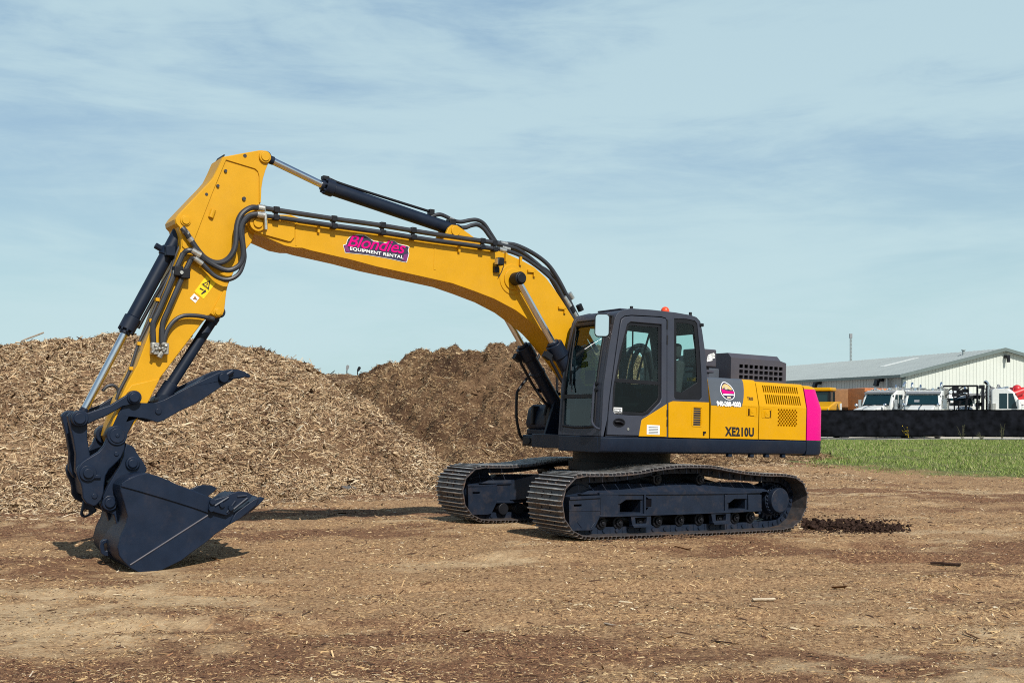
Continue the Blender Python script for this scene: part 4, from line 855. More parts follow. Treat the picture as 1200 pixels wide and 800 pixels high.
for px, py, w, h in ((180, 409, .050, .10), (191.5, 409, .046, .095)):
    p = L(px, py, .25); mb.mark(); mb.box((p.x-w, .20, p.z-h*.6), (p.x+w*.6, .30, p.z+h*.7))
    for q in range(5): mb.cyl((p.x+random.uniform(-.05, .04), .24, p.z+random.uniform(-.07, .06)), (p.x+random.uniform(-.055, .045), .325, p.z+random.uniform(-.07, .06)), .018, n=8)
    mb.cyl(L(px, py-8, .265), L(px, py-1, .265), .034, n=10)
mb.cyl(L(186, 419, .28), L(191, 410, .28), .03, n=10); B(mb, 'valve_block', 'dull_zinc', stick_, .01)
mb = MB()
for px, py in ((184, 351), (176.5, 375.5), (162.5, 402.5), (153, 431.5)):
    p = L(px, py, .1); mb.mark(); mb.box((p.x-.02, .07, p.z-.018), (p.x+.02, .13, p.z+.018))
B(mb, 'line_clip', 'boom', stick_)

# ---------------- hydraulic cylinders
def cyl_px(name, a, g, e, y, rb, rr, collar, sub=()):
    """a: barrel root pin, g: gland, e: rod end (points of the plane y)"""
    A, G, E_ = L(*a, y), L(*g, y), L(*e, y); d = (E_-A).normalized()
    mb = MB(); mb.cyl(A+d*.05, G-d*collar, rb, n=24); mb.pin((A.x, A.z), rb*.95, y-rb*.75, y+rb*.75)
    mb.cyl(G-d*collar, G-d*.02, rb*1.22, n=24); mb.cyl(G-d*.02, G+d*.03, rb*.8, n=20)
    for i in range(8):
        u = d.orthogonal().normalized(); w = d.cross(u); t = i*.785; c = (u*math.cos(t)+w*math.sin(t))*rb*1.05; mb.cyl(G-d*.03+c, G+c+d*.005, .015, n=6)
    o = B(mb, name, 'navy', None, .008)
    mb = MB(); mb.cyl(G, E_-d*.08, rr, n=20); mb.build('rod', 'chrome', o)
    mb = MB(); mb.cyl(E_-d*.12, E_, rr*1.15, n=18); mb.pin((E_.x, E_.z), rr*1.35, y-.09, y+.09); mb.build('rod_eye', 'navy', o, .006)
    return o, A, G, E_, d
bc, A, G, E_, d = cyl_px('bucket_cylinder', (216.9, 258.9), (147, 388.5), (93.6, 490), 0, .075, .041, .18)
mb = MB(); p = A+d*.42; u = Vector((-d.z, 0, d.x)); mb.cyl(p-d*.05, p+d*.05, .092, n=20); mb.cyl(p+u*.08, p+u*.16, .035, n=10); mb.cyl(p-u*.08, p-u*.15, .03, n=10); mb.box((p.x-.04, .02, p.z-.05), (p.x+.06, .15, p.z+.06)); mb.build('clamp_band', 'navy', bc, .006)
mb = MB(); mb.tube([A+d*.14+Vector((-.02, .08, 0)), A+d*.45-u*.11+Vector((0, .03, 0)), A+d*.9-u*.098, G-d*.1-u*.10], .02, n=8); mb.build('feed_pipe', 'black', bc)
sc, A, G, E_, d = cyl_px('stick_cylinder', (534, 270.5), (379, 217.4), (309.4, 184.6), 0, .082, .044, .13)
mb = MB(); u = Vector((-d.z, 0, d.x)); u = u if u.z > 0 else -u
mb.tube([G-d*.05+u*.105, G-d*.3+u*.105, A+d*.55+u*.108, A+d*.38+u*.12], .018, n=8); mb.box((G.x-.06, -.04, G.z+.07), (G.x+.02, .04, G.z+.115)); p = A+d*.38; mb.box((p.x-.035, -.04, p.z+.07), (p.x+.035, .04, p.z+.15)); p = A+d*.07; mb.box((p.x-.04, -.06, p.z-.0), (p.x+.05, .06, p.z+.125)); mb.build('feed_pipe', 'black', sc, .005)
base_n = L(657, 484, -.38); bx, bz = base_n.x, base_n.z; rodp = ring
for y, vis in ((.37, 1), (-.37, 0)):
    A = Vector((bx, y, bz)); E_ = Vector((rodp[0], y, rodp[1])); d = (E_-A).normalized(); Ln = (E_-A).length
    G = A+d*(Ln-1.02)
    mb = MB(); mb.cyl(A, G-d*.2, .095, n=24); mb.cyl(G-d*.2, G, .118, n=24); mb.cyl(G, G+d*.035, .08, n=20); mb.pin((bx, bz), .11, y-.08, y+.08)
    mb.cyl(A+d*.66, A+d*.72, .105, n=20); o = B(mb, 'boom_cylinder', 'navy', None, .008)
    MB().cyl(G, E_-d*.05, .045, n=20).build('rod', 'chrome', o)
    u = Vector((d.z, 0, -d.x)); u = u if u.x > 0 else -u
    mb = MB(); mb.tube([G-d*.1+u*.11, G-d*.16+u*.16, G-d*.3+u*.165, A+d*.55+u*.17, A+d*.2+u*.13], .02, n=8); mb.box((G.x+.04, y-.04, G.z-.20), (G.x+.15, y+.04, G.z-.12), Matrix.Rotation(-.5, 3, 'Y')); mb.build('feed_pipe', 'black', o)
    mb = MB(); mb.pin((E_.x, E_.z), .085, y-.06 if y > 0 else y-.10, y+.10 if y > 0 else y+.06); mb.pin((E_.x, E_.z), .07, y+(.10 if y > 0 else -.10), y+(.125 if y > 0 else -.125)); mb.build('rod_eye', 'black', o, .012)
MB().pin(rodp, .05, -.36, .36).build('cylinder_pin', 'black', boom)

# ---------------- linkage, coupler, thumb, bucket
def mirror_plates(mb, poly, y0, y1):
    for s in (1, -1):
        if mb.marks: mb.mark()
        mb.plate(poly, s*y0, s*y1)
def pins(mb, lst, y0, y1):
    for (px, py, r) in lst:
        c = XZ([(px, py)], y1)[0]
        for s in (1, -1):
            if mb.marks: mb.mark()
            mb.pin(c, r, s*y0, s*y1)
lk = [(86, 486), (90, 482.5), (97, 481), (103, 483.5), (130, 474), (150, 461.5), (156, 457.6), (162, 459), (166, 464.5), (163, 471), (157, 473), (146, 475), (125, 487), (104, 496), (98, 499), (91, 498.6), (86, 494)]
mb = MB(); mirror_plates(mb, XZ(lk, .28), .235, .28); pins(mb, [(94, 490, .085), (158, 465.6, .075)], .2, .31); pins(mb, [(94, 490, .062), (158, 465.6, .055)], .2, .335); mb.pin(XZ([(158, 465.6)], .3)[0], .05, -.3, .3); mb.pin(XZ([(94, 490)], .3)[0], .05, -.3, .3)
B(mb, 'side_link', 'bucket', None, .010)
pl = [(79.5, 487), (83, 483), (90, 482), (99, 486), (102.8, 496), (102.4, 512), (105.5, 533), (110, 545), (112, 556), (103, 564), (94, 561), (88.5, 552), (89.2, 532), (86, 513), (82.5, 499)]
mb = MB(); mirror_plates(mb, XZ(pl, .22), .12, .22); cc = XZ([(83.5, 494), (91, 530), (101, 530), (95, 500)], .12); mb.plate(cc, -.12, .12); B(mb, 'push_link', 'bucket', None, .010)
CY = .315
cp = [(127.6, 506), (131, 501), (137, 499.6), (143, 502), (146.4, 508), (147.2, 516), (146.4, 526), (142, 536), (135.5, 543), (128, 550), (124, 557), (122.5, 567), (121.6, 577), (119, 586), (114, 591.5), (109, 593), (101, 589), (97, 583), (96.6, 573), (94.6, 566), (91.4, 560), (89.8, 554), (90.6, 548.6), (95, 542), (101.5, 537.2), (109, 533), (116, 528.6), (121.6, 522), (125, 514)]
mb = MB(); mirror_plates(mb, XZ(cp, CY), .245, CY); cr = XZ([(97, 560), (112, 545), (120, 560), (112, 585), (100, 580)], .245); mb.plate(cr, -.245, .245)
eye = XZ([(97.2, 586), (95, 597), (93.8, 602), (95.4, 605.5), (99.4, 606.4), (106, 603), (113.5, 598.6), (110, 592)], .06); hole = [(p[0], p[1]) for p in disc(XZ([(100.6, 599.8)], .06)[0], .033, 12)]
mb.plate(eye, .03, .09, [hole])
B(mb, 'coupler', 'bucket', None, .012); cpl = bpy.data.objects['coupler']
for px, py, st in ((137, 510, ((.105, .02), (.08, .032), (.022, .042))), (102.8, 554, ((.085, .03), (.052, .06))), (110.8, 580.8, ((.03, .012),)), (136.5, 531.5, ((.025, .012),))):
    c = XZ([(px, py)], CY)[0]
    for s in (1, -1):
        mb = MB()
        for r, h in st: mb.pin(c, r, s*.2, s*(CY+h))
        if st[0][0] == .085: mb.box((c[0]-.13, min(s*(CY-.01), s*(CY+.03)), c[1]-.055), (c[0]-.05, max(s*(CY-.01), s*(CY+.03)), c[1]-.015))
        B(mb, 'coupler_pin', 'bucket', cpl, .006)
lp = [(147.4, 519), (153, 521.6), (157.5, 523.8), (159.5, 529), (163, 534), (168, 541), (172.4, 548.7), (171.4, 553), (160, 559), (146, 562), (143, 569), (141, 580), (142, 592), (143.5, 602), (142, 614), (138, 622), (136.5, 612), (134, 603), (128, 600.4), (120.5, 597.5), (117.6, 590), (120.5, 582), (126, 570), (134, 556), (141, 545), (145, 534)]
mb = MB(); mirror_plates(mb, XZ(lp, .225), .15, .225); pins(mb, [(156, 542.8, .075), (129.4, 589, .085)], .1, .26); pins(mb, [(156, 542.8, .05), (129.4, 589, .055)], .1, .285); mb.pin(XZ([(156, 542.8)], .2)[0], .045, -.25, .25); mb.pin(XZ([(129.4, 589)], .2)[0], .045, -.25, .25)
B(mb, 'bucket_ear', 'bucket', None, .010)
# thumb
tp = [(129, 506), (132, 499.5), (139.6, 483), (143, 477), (148, 473), (155, 471.6), (169.7, 472), (181, 472), (192.5, 468), (221, 453), (256.6, 436.2), (264, 433.4), (271.8, 432.2), (280, 432.9), (288, 436), (293.7, 439.8), (292.4, 442.6), (287, 441.6), (281, 443.6), (275, 443.2), (270, 447.2), (263, 450.8), (247, 461.5), (229.6, 473), (210, 481.8), (190.7, 493.2), (184, 494.6), (172, 491), (161.9, 489.4), (158, 491.6), (150.5, 506.5), (146, 515), (138, 521), (130, 516)]
TY = .235
mb = MB(); mirror_plates(mb, XZ(tp, TY), .205, TY)
inn = XZ([(196, 468), (256, 438.5), (284, 437), (262, 448), (228, 470), (205, 479)], TY); mb.plate(grow(inn, -.03), -.205, .205)
rib = XZ([(206, 461), (232, 446.5), (240, 441), (242, 444), (214, 462)], .05); mb.plate(rib, -.05, .05)
thumb = B(mb, 'thumb', 'bucket', None, .010)
mb = MB(); a = XZ([(260.8, 442.5)], TY)[0]; mb.pin(a, .055, .2, TY+.06); mb.pin(XZ([(185.5, 481.8)], TY)[0], .035, .2, TY+.014); mb.cyl(L(260.8, 442, TY+.03), L(273, 434.4, TY+.03), .028, n=12); mb.build('thumb_bolt', 'bucket', thumb, .006)
A, G, E_ = L(254.6, 366, .0), L(200, 451, .0), L(188, 470, .0); d = (G-A).normalized()
mb = MB(); mb.cyl(A+d*.02, G-d*.0, .061, n=22); mb.pin((A.x, A.z), .07, -.09, .09); mb.cyl(G-d*.02, G+d*.20, .082, n=22); mb.cyl(G+d*.2, G+d*.24, .07, n=18); mb.cyl(A+d*.06, A+d*.14, .069, n=20); tc_ = B(mb, 'thumb_cylinder', 'navy', None, .008)
MB().cyl(G+d*.2, E_+d*.08, .042, n=16).build('rod', 'chrome', tc_)
mb = MB(); mb.pin((E_.x, E_.z), .07, -.18, .18); mb.build('rod_eye', 'navy', tc_)
# bucket
KY = .60
side = [(146.4, 563.4), (151, 559.6), (160, 556), (172.4, 553.8), (190, 559.3), (209, 568), (230, 575.4), (247.8, 583), (262, 590), (275, 600), (268.8, 614.5), (262, 619.5), (253, 625), (246, 631.6), (239, 637), (225, 647), (212.8, 656.4), (190, 667.6), (176, 670.6), (161, 670), (152.8, 665.3), (144, 656.4), (139.8, 650.7), (138.2, 641), (141.5, 628), (148, 615), (149.8, 604), (146, 590), (141.5, 574.6), (142, 568.6)]
sp = XZ(side, KY); mb = MB()
for s in (1, -1): mb.plate(sp, s*(KY-.028), s*KY)
# wrapper: follows the back and the floor of the side plate
w_px = [(172.4, 553.8), (160, 556), (151, 559.6), (146.4, 563.4), (142, 568.6), (141.5, 574.6), (146, 590), (149.8, 604), (148, 615), (141.5, 628), (138.2, 641), (139.8, 650.7), (144, 656.4), (152.8, 665.3), (161, 670), (176, 670.6), (190, 667.6), (212.8, 656.4), (239, 637), (268.8, 614.5)]
wo = XZ(w_px, KY); full = sp; sgn = sum(wo[i][0]*wo[i+1][1]-wo[i+1][0]*wo[i][1] for i in range(len(wo)-1))
wi = []
for i in range(len(wo)):
    a = Vector(wo[max(i-1, 0)]); b_ = Vector(wo[min(i+1, len(wo)-1)]); t = (b_-a).normalized(); nn = Vector((-t.y, t.x)); cen = Vector(XZ([(200, 600)], KY)[0])
    if nn.dot(cen-Vector(wo[i])) < 0 and not 5 < i < 10: nn = -nn
    elif 5 < i < 10: nn = nn if nn.x < 0 else -nn
    wi.append((wo[i][0]+nn.x*.03, wo[i][1]+nn.y*.03))
mb.plate(wo+wi[::-1], -(KY-.028), KY-.028)
bucket = B(mb, 'bucket', 'bucket', None, .008)
mb = MB()                                       # welded stiffener, wear strip and seams on the side
for s in (1, -1):
    up_ = XZ([(141.5, 569.4), (142.4, 566), (147, 562.4), (160, 556.6), (172.4, 554.4), (190, 560), (209, 568.6), (247.8, 583.4), (262, 590), (250, 601.5), (243, 600.6), (226, 594.4), (190, 583.2), (160, 574.4)], KY)
    mb.plate(up_, s*(KY-.005), s*(KY+.020))
B(mb, 'side_stiffener', 'bucket', bucket, .004)
mb = MB()
p, q = Vector(L(152.6, 661.5, KY)), Vector(L(243.5, 603.5, KY)); mb.cyl(p, q, .010, n=8); B(mb, 'weld_seam', 'hood', bucket)
mb = MB(); lip = XZ([(268.8, 614.6), (276, 600.5), (297, 585), (304, 582.4), (300, 592), (282, 607)], KY); mb.plate(lip, -KY-.004, KY+.004)
B(mb, 'lip_plate', 'bucket', bucket, .008)
cut = [(242.6, 597.6), (243.5, 590), (246, 585.6), (262, 580.6), (270, 577), (279, 575), (288, 576), (294.6, 579.6), (291, 584), (280, 592), (268, 600.6), (263.5, 603.5)]
for s in (1, -1):
    mb = MB(); mb.plate(XZ(cut, KY), s*(KY+.018), s*(KY+.055)); o = B(mb, 'side_cutter', 'bucket', bucket, .008)
    mb = MB()
    for px, py in ((246.5, 587), (245.5, 595.5), (258, 590.6), (268, 594)): mb.pin(XZ([(px, py)], KY)[0], .030, s*(KY+.05), s*(KY+.085), n=8)
    for a, b_ in (((250, 592), (266, 582)), ((264, 600), (274, 586)), ((276, 581), (287, 580)), ((272, 596), (288, 583))):
        A_, B__ = L(*a, KY), L(*b_, KY); mb.cyl((A_.x, s*(KY+.053), A_.z), (B__.x, s*(KY+.053), B__.z), .016, n=8)
    mb.build('cutter_bolt', 'bucket', o)
ta, tb, tcx = XZ([(282, 604), (297, 597), (311.6, 584.4)], KY); 
tooth = XZ([(271, 611.5), (282, 604.4), (297.5, 598), (307, 590), (312.4, 583.4), (308, 582.4), (298, 586.4), (292, 588), (280, 598)], KY)
adap = XZ([(262, 617.5), (276, 611), (291, 602), (296, 596), (291, 590), (276, 599)], KY)
for i in range(5):
    y = -.53+i*.265; mb = MB(); mb.plate(adap, y-.06, y+.06); o = B(mb, 'tooth_adapter', 'bucket', bucket, .012)
    mb = MB(); mb.prism(tooth, (), lambda p, t: (p[0], y+(t-.5)*.11*(1-.55*max(0, min(1, (ta[0]-p[0])/(ta[0]-tcx[0])))), p[1])); mb.build('tooth', 'bucket', o, .010)
hk = XZ([(117, 640), (118, 634.4), (121, 632), (126, 631), (130.6, 630), (134, 624), (139, 630), (139.4, 650), (134, 653), (128, 651.4), (122, 650.6), (118.6, 648)], .05); hh = XZ([(121.4, 637), (124, 635.6), (125.8, 640), (125.6, 645), (122.4, 645.6)], .05)
mb = MB(); mb.plate(hk, .0, .06, [hh]); B(mb, 'lifting_eye', 'bucket', bucket, .006)
mb = MB(); wp = XZ([(196, 656), (212, 647), (214, 654.5), (198, 663)], 0)
for y in (-.4, -.13, .13, .4): mb.mark(); mb.plate(XZ([(160, 671.4), (176, 672), (190, 669), (212.8, 657.8), (239, 638.4), (262, 621), (262, 618), (239, 636), (190, 666), (161, 668.6)], KY), y-.05, y+.05)
B(mb, 'wear_strip', 'bucket', bucket)

# ---------------- undercarriage
GAU, SHW = 1.20, .76
OUTER = [(1.30, .012), (1.72, .020), (1.93, .075), (2.08, .20), (2.145, .34), (2.16, .47), (2.135, .60), (2.06, .71), (1.95, .785), (1.80, .815), (1.36, .822), (.99, .845), (.64, .893), (.28, .925), (-.02, .930), (-.32, .922), (-.65, .878), (-1.0, .838), (-1.35, .818), (-1.68, .81), (-1.90, .775), (-2.05, .69), (-2.125, .57), (-2.14, .45), (-2.11, .31), (-2.02, .16), (-1.88, .065), (-1.70, .022), (-1.3, .010), (0, .006)]
def spl(pts, sub=12):
    n = len(pts); out = []
    for i in range(n):
        a, b, c, d = (Vector((*pts[(i+k-1) % n], 0)) for k in range(4))
        for j in range(sub):
            t = j/sub; v = .5*((2*b)+(c-a)*t+(2*a-5*b+4*c-d)*t*t+(3*b-a-3*c+d)*t**3); out.append((v.x, v.y))
    return out
LP = spl(OUTER)
def walk(n):
    cum = [0]
    for i in range(len(LP)): a, b = LP[i], LP[(i+1) % len(LP)]; cum.append(cum[-1]+math.hypot(b[0]-a[0], b[1]-a[1]))
    T = cum[-1]; res = []; j = 0
    def at(s):
        s %= T; lo = max(i for i in range(len(LP)) if cum[i] <= s); a, b = LP[lo], LP[(lo+1) % len(LP)]; f = (s-cum[lo])/(cum[lo+1]-cum[lo]); return Vector((a[0]+(b[0]-a[0])*f, a[1]+(b[1]-a[1])*f))
    for i in range(n):
        s = T*i/n; p = at(s); d = (at(s+.07)-at(s-.07)).normalized(); res.append((p, d))
    return res, T
ST, TT = walk(47); PIT = TT/47
sh = MB(); hw = SHW/2; hl = PIT*.5
# one triple grouser shoe: local x along the run, y across, z outward
sec = [(-hl+.004, -.012), (hl-.004, -.012), (hl-.004, 0), (hl-.018, 0), (hl-.022, .026), (hl-.034, .026), (hl-.038, 0), (.009, 0), (.006, .026), (-.006, .026), (-.009, 0), (-hl+.038, 0), (-hl+.034, .026), (-hl+.022, .026), (-hl+.018, 0), (-hl+.004, 0)]
sh.k = 0; sh.plate(sec, -hw, hw)
for gx_ in (hl-.028, 0, -hl+.028): sh.box((gx_-.0075, -hw+.004, .0255), (gx_+.0075, hw-.004, .030), k=1)
for bx_ in (-.045, .045):
    for by_ in (-.09, .09): sh.cyl((bx_*.6, by_, .0), (bx_*.6, by_, .014), .016, n=6)
shoe_mesh = None
for side in (1, -1):
    cy = side*GAU
    mb = MB()                                   # chain of links and pins
    for i, (p, d) in enumerate(ST):
        nrm = Vector((d.y, -d.x)); c = p-nrm*.075
        rot = Matrix.Rotation(-math.atan2(d.y, d.x), 3, 'Y')
        for yy in (-.085, .085): mb.box((c.x-hl*1.05, cy+yy-.028, c.y-.045), (c.x+hl*1.05, cy+yy+.028, c.y+.045), rot)
        mb.cyl((c.x, cy-.13, c.y), (c.x, cy+.13, c.y), .026, n=8)
    tr = B(mb, 'track', 'frame'); tag(tr, 'near side crawler track' if side > 0 else 'far side crawler track')
    for i, (p, d) in enumerate(ST):
        nrm = Vector((d.y, -d.x))               # loop runs counter clockwise: outward
        cen = p-nrm*.024
        m = Matrix(((-d.x, 0, nrm.x, cen.x), (0, 1, 0, cy), (-d.y, 0, nrm.y, cen.y), (0, 0, 0, 1)))
        if shoe_mesh is None:
            o = sh.build('track_shoe', ['steel', 'worn'], tr, .003, 1); o.matrix_local = m; shoe_mesh = o
        else: inst(shoe_mesh, 'track_shoe', tr, m)
    # side frame; traced on its outer face
    fy = 1.46
    mb = MB(); s = side
    def pl(pts, y0, y1, holes=()): mb.plate(XZ(pts, fy), s*y0, s*y1, [XZ(h, fy) for h in holes])
    beam = [(704, 579.2), (725, 578.3), (852, 577.2), (893, 576.2), (893, 597.6), (860, 599.2), (720, 604), (704, 604.3)]
    pl(beam, 1.02, 1.42, [[(728.6, 591), (735.4, 586), (753, 585.6), (753, 600.6), (728.6, 601.6)], [(856, 590), (862.4, 585), (875.6, 584.6), (875.6, 596), (856, 597)]])
    pl([(703, 577.2), (725.5, 577.2), (893.5, 575), (893.5, 577.2), (852, 578.6), (725.5, 579.8), (703, 580.6)], 1.0, 1.455)
    pl([(703, 603), (720, 602.8), (860, 598), (893.5, 596.2), (893.5, 598.6), (860, 600.4), (720, 605.4), (703, 605.6)], 1.0, 1.455)
    for xa, xb in ((704.2, 725.2), (755.5, 757.5), (850, 853), (877.5, 893)):
        pl([(xa, 579.6), (xb, 579.4), (xb, 603.2-(xb-704)*.034), (xa, 603.8-(xa-704)*.034)], 1.41, 1.452)
    pl([(758.5, 579.3), (850, 578.1), (850, 598.4), (758.5, 602)], 1.41, 1.436, [[(757.3+1.4, 584.5), (765, 584.4), (765, 593.8), (758.7, 594)]])
    pl([(725.5, 579.6), (755, 579.2), (755, 585), (735, 585.2), (728, 590), (725.5, 590)], 1.41, 1.44); pl([(853.5, 578.4), (877, 577.8), (877, 584), (862, 584.2), (856, 589), (853.5, 589)], 1.41, 1.44)
    # sloped top and carrier posts
    mb.add([(-1.55, s*1.0, .56), (1.75, s*1.0, .56), (1.75, s*1.42, .56), (-1.55, s*1.42, .56), (-1.25, s*1.06, .68), (1.35, s*1.06, .68), (1.35, s*1.30, .68), (-1.25, s*1.30, .68)], [(0, 3, 2, 1), (4, 5, 6, 7), (0, 1, 5, 4), (1, 2, 6, 5), (2, 3, 7, 6), (3, 0, 4, 7)])
    # front idler guard
    gd = [(667.4, 583.4), (671, 582), (703.9, 581.2), (703.9, 604.3), (697, 619.6), (692, 621.2), (671, 621.6), (667.6, 613)]
    pl(gd, 1.0, 1.452, [[(673, 590.8), (682.2, 590.6), (682.2, 593.2), (673, 593.4)]])
    pl([(667.4, 597.8), (703.9, 597.4), (703.9, 598.6), (667.4, 599)], 1.45, 1.458); pl([(667.4, 582), (703.9, 580), (703.9, 583.2), (667.4, 585.4)], 1.0, 1.47)
    for a, b_ in (((677, 611), (682, 618)), ((697.5, 612), (692.5, 619))):
        A_, B__ = L(*a, fy), L(*b_, fy); mb.cyl((A_.x, s*1.452, A_.z), (B__.x, s*1.452, B__.z), .008, n=6)
    mb.box((1.15, s*1.06, .55), (1.9, s*1.32, .64))
    fr = B(mb, 'track_frame', 'frame', None, .006)
    hp = L(761.5, 589, fy); MB().box((hp.x-.07, s*1.405, hp.z-.06), (hp.x+.07, s*1.425, hp.z+.06)).build('access_hole_shade', 'shade_void', fr)  # black plate painting the shade inside the square hole
    def roller(name, px, py, r, y0=1.0, y1=1.33, r2=None, hub=.0):
        v = L(px, py, 1.40); m_ = MB(); m_.cyl((v.x, s*y0, v.z), (v.x, s*y1, v.z), r, n=18)
        m_.cyl((v.x, s*y1, v.z), (v.x, s*(y1+.03), v.z), r*.62, n=14); m_.cyl((v.x, s*(y1+.03), v.z), (v.x, s*(y1+.05), v.z), r*.32, n=10); B(m_, name, 'black', fr, .008)
    for px, py in ((709, 612), (729, 611.4), (752.5, 610.6), (775, 609.6), (801, 608.4), (824, 607.6), (846, 606.6), (866, 605.6), (884, 604.8)): roller('track_roller', px, py+1, .085)
    for px, py in ((773, 561.5), (823.5, 561.3)): roller('carrier_roller', px, py, .075, 1.08, 1.36)
    for xa, xb, yt, yb in ((740.6, 764.4, 604.4, 618), (834.8, 857.4, 600.8, 614.4)):
        m_ = MB(); bp_ = XZ([(xa, yt), (xb, yt-.8), (xb, yb-1), (xa+2, yb)], fy); ho = XZ([(xa+5, yt+2), (xb-5, yt+1.2), (xb-5.4, yb-4.6), (xa+5.6, yb-4.2)], fy)
        m_.plate(bp_, s*1.37, s*1.44, [ho]); m_.plate(XZ([(xa+1, yb-3), (xb-1, yb-3.8), (xb, yb-1), (xa+2, yb)], fy), s*1.37, s*1.465); B(m_, 'roller_guard', 'frame', fr, .005)
    # idler wheel and sprocket with final drive
    m_ = MB(); m_.cyl((1.72, s*1.10, .44), (1.72, s*1.30, .44), .30, n=32); m_.cyl((1.72, s*1.06, .44), (1.72, s*1.34, .44), .24, n=28); B(m_, 'idler_wheel', 'navy', fr, .01)
    sv = L(914.5, 586, 1.44); gear = []
    for i in range(21):
        t = 2*math.pi*i/21; gear += [(sv.x+(.29 if q in (1, 2) else .235)*math.cos(t+q*.075), sv.z+(.29 if q in (1, 2) else .235)*math.sin(t+q*.075)) for q in range(4)]
    m_ = MB(); m_.plate(gear, s*1.16, s*1.24); spk = B(m_, 'sprocket', 'navy', fr, .006)
    m_ = MB(); m_.cyl((sv.x, s*1.0, sv.z), (sv.x, s*1.36, sv.z), .215, n=32); m_.cyl((sv.x, s*1.36, sv.z), (sv.x, s*1.44, sv.z), .185, .172, n=32)
    for i in range(24):
        t = 2*math.pi*i/24; m_.cyl((sv.x+.198*math.cos(t), s*1.36, sv.z+.198*math.sin(t)), (sv.x+.198*math.cos(t), s*1.385, sv.z+.198*math.sin(t)), .014, n=6)
    m_.plate(XZ([(893, 576), (906, 572), (908, 600), (893, 598)], fy), s*1.05, s*1.25); B(m_, 'final_drive', 'frame', spk, .006)
# centre frame legs, turntable
mb = MB(); mb.box((-.75, -.75, .42), (.75, .75, .78))
for s in (1, -1):
    for fx in (1, -1):
        a = [Vector((fx*.25, s*.55, .40)), Vector((fx*.75, s*.55, .40)), Vector((fx*1.25, s*1.03, .30)), Vector((fx*.75, s*1.03, .30))]; b_ = [Vector((v.x, v.y, .78 if abs(v.y) < .8 else .60)) for v in a]
        mb.add(a+b_, [(0, 3, 2, 1), (4, 5, 6, 7), (0, 1, 5, 4), (1, 2, 6, 5), (2, 3, 7, 6), (3, 0, 4, 7)])
B(mb, 'centre_frame', 'frame', None, .015)
mb = MB(); mb.cyl((0, 0, .76), (0, 0, 1.10), .70, n=40); mb.cyl((0, 0, .80), (0, 0, .92), .76, n=40); B(mb, 'turntable', 'black')

# ---------------- upper deck
DY = 1.33
mb = MB(); mb.box((-2.3, -1.25, 1.10), (.28, 1.25, 1.27)); mb.box((.28, -.42, 1.10), (1.28, .36, 1.29)); mb.box((.28, .362, 1.10), (1.30, 1.25, 1.265))
for s in (1, -1): mb.plate([(-.3, 1.27), (1.15, 1.27), (1.0, 1.75), (.82, 1.78), (.55, 2.0), (.23, 2.08), (.0, 1.95), (-.4, 1.5)], s*.285, s*.335)
mb.pin((bx, bz), .06, -.5, .5); mb.pin((.23, 1.84), .09, -.36, .36)
for x_ in (-.9, -1.32, -1.62, -1.95): mb.box((x_-.035, 1.22, 1.035), (x_+.035, 1.28, 1.09))
deck = B(mb, 'deck_frame', 'navy', None, .008)
# side skirt with a rounded lower edge, along y
def skirt(mb, x0, x1, y=DY, zt=1.280, zb=1.075, k=0):
    cs = [(y-.30, zb), (y-.07, zb), (y-.025, zb+.02), (y, zb+.075), (y, zt-.012), (y-.012, zt), (y-.30, zt)]
    n = len(cs); vs = [(x0, a, b) for a, b in cs]+[(x1, a, b) for a, b in cs]
    mb.add(vs, [tuple(range(n))[::-1], tuple(range(n, 2*n))]+[(i, (i+1) % n, (i+1) % n+n, i+n) for i in range(n)], k)
mb = MB(); skirt(mb, -2.345, 1.39); skirt(mb, .70, 1.392, DY-.002)
B(mb, 'side_skirt', 'navy', None, .004)
mb = MB(); mb.box((1.31, .40, 1.075), (1.395, DY-.06, 1.282)); B(mb, 'front_skirt', 'navy', None, .01)
# right front: tool box, step and rail
mb = MB(); mb.box((.30, -1.31, 1.10), (.86, -.45, 1.27)); mb.box((.30, -1.29, 1.27), (.80, -.47, 1.36)); tb_ = B(mb, 'right_platform', 'navy', None, .02)
mb = MB(); mb.plate([(.22, 1.36), (.82, 1.36), (.84, 1.45), (.80, 1.66), (.72, 1.72), (.22, 1.73)], -1.27, -.47); bx_ = B(mb, 'tool_box', 'navy', None, .035, seg=3)
for y in (-1.04, -.70): MB().box((.74, y-.03, 1.42), (.875, y+.03, 1.70)).build('latch', 'black', bx_, .015)
mb = MB(); mb.box((.78, -1.24, 1.12), (.90, -.52, 1.24)); mb.cyl((.86, -1.06, 1.18), (.915, -1.06, 1.18), .05, n=12); mb.cyl((.86, -.72, 1.2), (.90, -.72, 1.2), .03, n=10); mb.build('step', 'black', tb_, .01)
mb = MB(); yq = -1.31; mb.tube(P3([(613, 515), (609, 508), (605.6, 492), (605.2, 478), (605.6, 463), (608, 456), (621, 438), (634, 412), (640, 402), (646, 404), (652, 430), (653, 470)], yq), .022, n=8); B(mb, 'hand_rail', 'black')
mb = MB(); mb.tube([(.72, -.47, 1.45), (.95, -.42, 1.55), (1.0, -.36, 1.75), (.9, -.36, 1.9)], .02, n=8); mb.tube(P3([(629, 456.5), (640, 460), (650, 465), (655, 469)], -.42), .024, n=8); mb.tube(P3([(656, 461), (650, 463), (645, 468), (640, 478), (638, 486)], -.40), .025, n=8)
mb.box((.80, -.46, 1.27), (1.02, -.36, 1.75)); mb.tube(P3([(656, 500), (650, 505), (647, 512)], -.4), .02, n=8); B(mb, 'swing_hoses', 'black')
